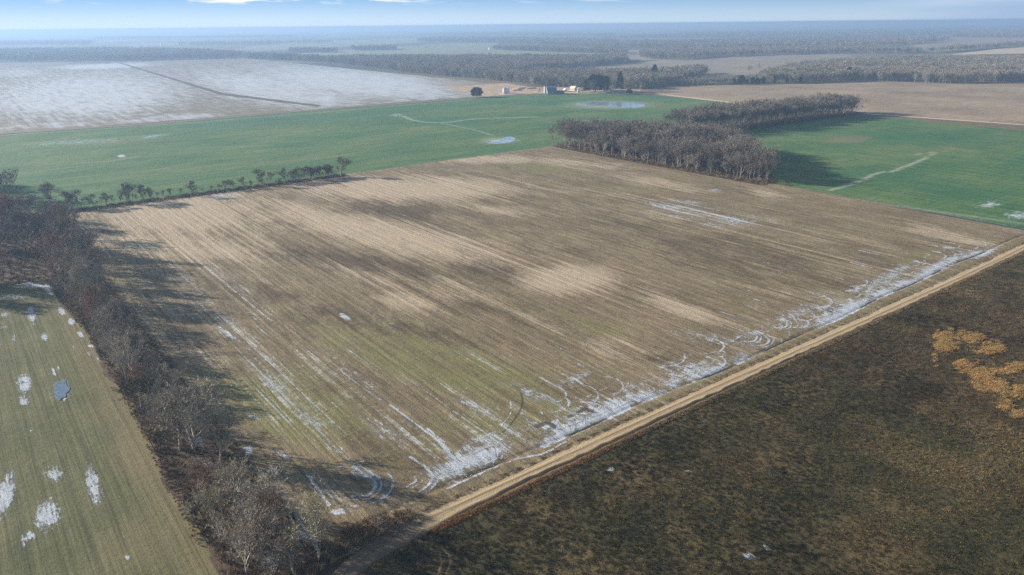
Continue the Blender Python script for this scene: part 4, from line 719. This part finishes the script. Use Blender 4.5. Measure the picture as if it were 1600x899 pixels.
m_shade = plain('blue_grey_shaded_siding', (.20, .27, .33), .6, .15); m_dk = plain('dark_opening', (.02, .022, .025), .4, .1); m_brick = plain('red_brown_wall', (.25, .12, .09), .8, .2); m_metal = ribbed('bin_metal', (.62, .64, .66), .35, 3.)  # blue-grey wall tone, also the painted shade of the barn's long sides
SX = math.degrees(0)
def at(x, y): X, Y = P(x, y); return (X, Y, .2)
def gable_house(name, px_, label, cat, w_, l_, hw, hr, wallm, roofm, rz, wins=3, door=True):
    r = empty(name, at(*px_), rz); part('wall', prism([(-w_ / 2, 0), (w_ / 2, 0), (w_ / 2, hw), (0, hr), (-w_ / 2, hw)], -l_ / 2, l_ / 2), wallm, r); o_ = .45
    sl = (hr - hw) / (w_ / 2); e_ = w_ / 2 + o_
    part('roof', prism([(-e_, hw - sl * o_ + .03), (0, hr + .03), (e_, hw - sl * o_ + .03), (e_, hw - sl * o_ + .28), (0, hr + .3), (-e_, hw - sl * o_ + .28)], -l_ / 2 - o_, l_ / 2 + o_), roofm, r)
    for sgn in (-1, 1):
        for k in range(wins):
            yy = -l_ / 2 + l_ * (k + .5) / wins; part('window', box(*sorted((sgn * (w_ / 2 - .02), sgn * (w_ / 2 + .05))), yy - .5, yy + .5, 1., 2.3), m_dk, r)
    if door: part('door', box(-.6, .6, -l_ / 2 - .05, -l_ / 2 + .02, .0, 2.2), m_dk, r)
    return tag(r, label, cat)
# big barn: gambrel roof, white sunlit end, lean-to
brz = -TH                                     # its ridge runs away from the viewer, its white end faces the sun on the left
r = empty('barn', at(862, 147.2), -TH + math.radians(90)); W2 = 6.5; L2 = 7.5
part('wall', prism([(-W2, 0), (W2, 0), (W2, 6), (4.2, 9.8), (0, 12), (-4.2, 9.8), (-W2, 6)], -L2, L2), m_white, r)
part('roof', prism([(-W2 - .5, 5.5), (-4.3, 10.0), (0, 12.25), (4.3, 10.0), (W2 + .5, 5.5), (W2 + .5, 5.8), (4.35, 10.4), (0, 12.65), (-4.35, 10.4), (-W2 - .5, 5.8)], -L2 - .4, L2 + .4), m_broof, r)
part('shaded_siding', box(-W2 - .12, -W2 - .02, -L2 - .02, L2 + .02, 0, 5.9), m_shade, r); part('shaded_siding', box(W2 + .02, W2 + .12, -L2, L2, 0, 5.9), m_shade, r)  # long sides away from the sun: shade painted as blue-grey panels
part('door', box(-2, 2, L2 + .02, L2 + .12, 0, 4.2), m_shade, r); part('hay_door', box(-.9, .9, L2 + .02, L2 + .12, 6.4, 8.4), m_dk, r)
for q in (-5, 0, 5): part('window', box(-W2 - .2, -W2 - .12, q - .5, q + .5, 1.8, 3.), m_dk, r)
tag(r, 'big barn with blue roof and sunlit white end wall', 'barn')
r = empty('silo', at(851.5, 146), 0); 
def cyl(R_s, zs, n=24):
    v_ = [(Rr * math.cos(2 * math.pi * k / n), Rr * math.sin(2 * math.pi * k / n), z) for Rr, z in zip(R_s, zs) for k in range(n)]; f_ = [(j * n + k, j * n + (k + 1) % n, (j + 1) * n + (k + 1) % n, (j + 1) * n + k) for j in range(len(zs) - 1) for k in range(n)] + [list(range((len(zs) - 1) * n, len(zs) * n))]
    return v_, f_
part('shell', cyl([1.9, 1.9], [0, 10]), m_white, r); part('dome', cyl([2.0, 1.7, 1.0, .1], [10.0, 10.9, 11.5, 11.8]), m_groof, r); part('hatch', box(1.7, 2.1, -.4, .4, 7, 8.2), m_dk, r); tag(r, 'slim white silo at the left end of the big barn', 'silo')
def grain_bin(px_, R_, h_, label):
    r = empty('grain_bin', at(*px_), 0); part('shell', cyl([R_] * 2, [0, h_]), m_metal, r); part('roof', cyl([R_ + .15, R_ * .15, .1], [h_, h_ + R_ * .62, h_ + R_ * .75]), m_groof, r)
    for k in range(1, 6): part('ring', cyl([R_ + .04, R_ + .04], [h_ * k / 6 - .06, h_ * k / 6 + .06]), m_groof, r)
    part('door', box(-R_ - .08, -R_ + .2, -.6, .6, .3, 2.3), m_dk, r); return tag(r, label, 'grain bin')
grain_bin((789, 147.2), 3.9, 8.6, 'taller silver grain bin left of two, on bare tan dirt'); grain_bin((793.5, 146), 2.9, 7.6, 'smaller grain bin tucked behind the taller one')
gable_house('small_shed', (867, 147.5), 'tiny white shed at the front corner of the big barn', 'shed', 3.2, 3.2, 2.6, 3.6, m_white, m_white, -TH, 1)
gable_house('machine_shed', (875, 146.5), 'low blue-grey machine shed right of the big barn', 'shed', 9, 14, 3.2, 5.0, m_shade, m_broof, -TH + 1.57, 3)
gable_house('white_shed', (883, 143.5), 'small bright white shed behind the low machine shed', 'shed', 5, 6, 3.2, 5, m_white, m_white, -TH + .3, 1)
gable_house('cottage', (896, 142), 'cream cottage with pale yellow roof left of the white shed', 'house', 8, 10, 4.6, 7.6, m_cream, m_cream, -TH + .9, 3)
gable_house('tall_shed', (904, 145), 'narrow white outbuilding between cottage and evergreens', 'shed', 4, 5, 6., 8., m_white, m_groof, -TH, 1)
gable_house('farmhouse', (951, 142), 'farmhouse with grey metal roof between dark evergreens', 'house', 9, 12, 5, 8.2, m_white, m_groof, -TH + 1.3, 4)
gable_house('porch_building', (946, 145), 'low white outbuilding in front of the farmhouse', 'shed', 5, 7, 3, 4.6, m_white, m_groof, -TH + 1.57, 2)
gable_house('long_shed', (965, 145), 'long low shed with pale roof reaching right from the farmhouse', 'shed', 6, 26, 2.4, 4.2, m_shade, m_groof, -TH + 1.5, 5)
gable_house('brown_house', (953, 135), 'red-brown upper house behind the farmhouse roof', 'house', 7, 7, 8, 11, m_brick, m_brick, -TH + .4, 2)
gable_house('distant_house', (1214, 124), 'tiny white house among scrub left of the large right wood', 'house', 9, 12, 5, 8, m_white, m_groof, -TH + .5, 2)
gable_house('distant_house', (765, 77.5), 'tiny white farmhouse left of the long far treeline', 'house', 9, 11, 5, 8, m_cream, m_groof, -TH + .5, 2)
gable_house('distant_house', (253, 72), 'bright white speck of a building above the upper left forest', 'building', 14, 18, 18, 24, m_white, m_white, -TH + .5, 2)
gable_house('distant_house', (926, 55), 'faint white building in the hazy far forest', 'building', 22, 30, 12, 18, m_white, m_white, -TH + .5, 2)
for x, y, s_, lb in [(806, 142, 1.6, 'low pale dirt mound nearest the grain bins'), (816, 139, 2.2, 'larger pale dirt mound behind the grain bins'), (828, 139, 1.8, 'pale dirt mound nearest the big barn')]:
    X, Y, _ = at(x, y); vv = []; ff = []; n = 14
    for j, (rr_, zz) in enumerate([(9, -.2), (7, .8), (4.5, 1.6), (1.5, 2.)]): vv += [(rr_ * s_ * math.cos(2 * math.pi * k / n) * (1 + .2 * math.sin(k * 2.3 + j)), rr_ * s_ * .6 * math.sin(2 * math.pi * k / n) * (1 + .15 * math.cos(k * 1.7)), zz * s_ * .7) for k in range(n)]
    for j in range(3): ff += [(j * n + k, j * n + (k + 1) % n, (j + 1) * n + (k + 1) % n, (j + 1) * n + k) for k in range(n)]
    ff.append(list(range(3 * n, 4 * n))); tag(obj('dirt_mound', mesh('dirt_mound', vv, ff, [m_yard], True), None, (X, Y, .2)), lb, 'mound')
# utility pole in the snowy field lane
r = empty('utility_pole', at(264, 193.5), 0); part('pole', cyl([.16, .12], [0, 11], 8), m_bark, r); part('crossarm', box(-1.2, 1.2, -.08, .08, 9.8, 10), m_bark, r)
for q in (-1, 0, 1): part('insulator', cyl([.08, .05], [10.0, 10.2], 6) if q else cyl([.08, .05], [11.0, 11.2], 6), m_groof, r).location = (q * 1.0, 0, 0)
tag(r, 'thin wooden pole beside the lane between snowy and green fields', 'utility pole')

# ================================================================ FAR WOODS
def far_wood(name, polys, d, label, h=20, tmpl=None, jit=.15):
    out = []; rl = random.Random(hash(label) % 1000 if False else len(label))
    for poly in polys:
        w_ = [P(*p) for p in poly]; A = np.array(w_); area = abs(sum(w_[i][0] * w_[(i + 1) % len(w_)][1] - w_[(i + 1) % len(w_)][0] * w_[i][1] for i in range(len(w_)))) / 2
        bx = (A[:, 0].max() - A[:, 0].min()) * (A[:, 1].max() - A[:, 1].min()); n = int(bx / (d * d) * 1.1)
        x = rng.uniform(A[:, 0].min(), A[:, 0].max(), n); y = rng.uniform(A[:, 1].min(), A[:, 1].max(), n)
        ed = 6 * (fbm(x, y, .02, 91) - .5); k = inpoly(x + ed * 2, y + ed * 2, w_); out += list(zip(x[k], y[k]))
    o_ = np.array(out); print(name, len(o_)); hh = h / 20 * (.8 + .4 * fbm(o_[:, 0], o_[:, 1], .012, 95)) * rng.uniform(1 - jit, 1 + jit, len(o_))
    mass(name, tmpl or lite, np.c_[o_, np.full(len(o_), .1)], np.stack([hh * 1.15, hh * 1.15, hh], 1), label, 'woods', mats=[m_bark, m_twig])
far_wood('farm_wood', [[(738, 124), (790, 128), (832, 136), (880, 136.5), (1000, 140), (1060, 132), (1104, 119), (1100, 114), (1020, 119), (960, 120), (900, 119), (830, 118), (760, 119)]], 9, 'grey bare wood directly behind the farm buildings')
far_wood('long_wood', [[(500, 97), (560, 104), (620, 112), (690, 120), (745, 123), (800, 115), (850, 111), (900, 106.5), (982, 99), (975, 93), (900, 93), (700, 94), (520, 94)], [(380, 92), (440, 94.5), (530, 99), (530, 96), (440, 91), (390, 89.5)]], 11, 'long blue-grey wood beyond the snow-dusted field')
far_wood('right_wood', [[(1195, 122), (1200, 131), (1260, 131.5), (1330, 127), (1400, 127.5), (1500, 131), (1545, 131), (1600, 125), (1700, 118), (1700, 98), (1600, 98), (1480, 97), (1400, 99), (1330, 101), (1260, 107), (1220, 113)]], 10, 'broad dense bare wood beyond the tan field on the right')
far_wood('scrub_line', [[(1000, 141), (1050, 134.5), (1180, 131.5), (1200, 131), (1200, 128), (1140, 128), (1050, 129), (1000, 135)]], 8, 'low scrubby treeline with evergreens at the back of the tan field', h=13)
far_wood('upper_left_forest', [[(0, 97.5), (180, 96), (380, 91.5), (385, 88), (300, 82), (180, 80), (0, 81), (-120, 82), (-120, 99)]], 16, 'hazy blue forest at the upper left beyond the snowy field', h=22)
far_wood('treeline_strip', [[(452, 83), (526, 82.5), (526, 80.5), (452, 81)]], 12, 'dark narrow wood strip left of two above the snowy fields')
far_wood('treeline_strip', [[(549, 79.5), (619, 78.5), (619, 76.5), (549, 77)]], 12, 'dark narrow wood strip right of two above the snowy fields')
far_wood('treeline_strip', [[(770, 78.5), (880, 82), (980, 86), (980, 82), (890, 79.5), (772, 76.5)]], 12, 'long thin treeline right of the tiny white farmhouse')
far_wood('middle_wood', [[(1000, 92), (1060, 95), (1120, 89.5), (1200, 86.5), (1330, 84), (1430, 84.5), (1440, 82), (1400, 78), (1200, 79), (1110, 82), (1000, 86)], [(1430, 84.5), (1500, 80), (1600, 72.5), (1700, 68), (1700, 66.5), (1600, 70.5), (1500, 77.5)]], 15, 'hazy wood belt across the middle distance on the right')
far_wood('distant_wood', [[(980, 77), (1100, 78), (1200, 76), (1330, 75), (1400, 72), (1482, 65), (1475, 60), (1300, 62), (1100, 66), (980, 68)], [(1480, 57.5), (1600, 59), (1700, 58), (1700, 54), (1500, 53)]], 22, 'faint blue wood far off on the right', h=21)
far_wood('distant_wood', [[(650, 66), (800, 69), (960, 77), (975, 72), (960, 64), (800, 61), (700, 60), (660, 62)], [(640, 55), (960, 58), (960, 54.5), (760, 52)]], 26, 'faint blue wood far off above the middle farm', h=21)
far_wood('hazy_forest', [[(960, 61), (1200, 58), (1480, 53), (1700, 51), (1700, 46), (1400, 47), (1100, 52)], [(0, 72), (140, 72), (150, 66), (0, 67)], [(280, 72), (420, 70), (520, 68), (520, 67), (400, 68.5), (280, 70.5)], [(150, 62), (460, 59), (460, 57), (150, 60)]], 34, 'hazy forest bands melting into the horizon', h=22)
# single trees dotted over far fields
for i, (x, y) in enumerate([(653, 75), (668, 76), (700, 71), (1185, 108), (1172, 112), (1070, 122), (985, 112), (1010, 112)]):
    X, Y = P(x, y); tree('b', X, Y, 15, 'lone bare tree on the far fields behind the farm', 'lone trees on the far fields')

# ================================================================ HAZE
v_, f_ = box(-61000, 61000, -61000, 61000, -1.2, H + 2.5); o = obj('haze', mesh('haze', v_, f_)); o['kind'] = 'stuff'; o['label'] = 'pale blue winter haze over the whole plain'; o['category'] = 'haze'
m = bpy.data.materials.new('haze_air'); m.use_nodes = True; nt = m.node_tree; nt.nodes.remove(nt.nodes['Principled BSDF']); pv = nt.nodes.new('ShaderNodeVolumePrincipled')
pv.inputs['Color'].default_value = (.335, .50, .76, 1); pv.inputs['Density'].default_value = .00019; pv.inputs['Anisotropy'].default_value = .25
nt.links.new(pv.outputs[0], nt.nodes['Material Output'].inputs['Volume']); o.data.materials.append(m)
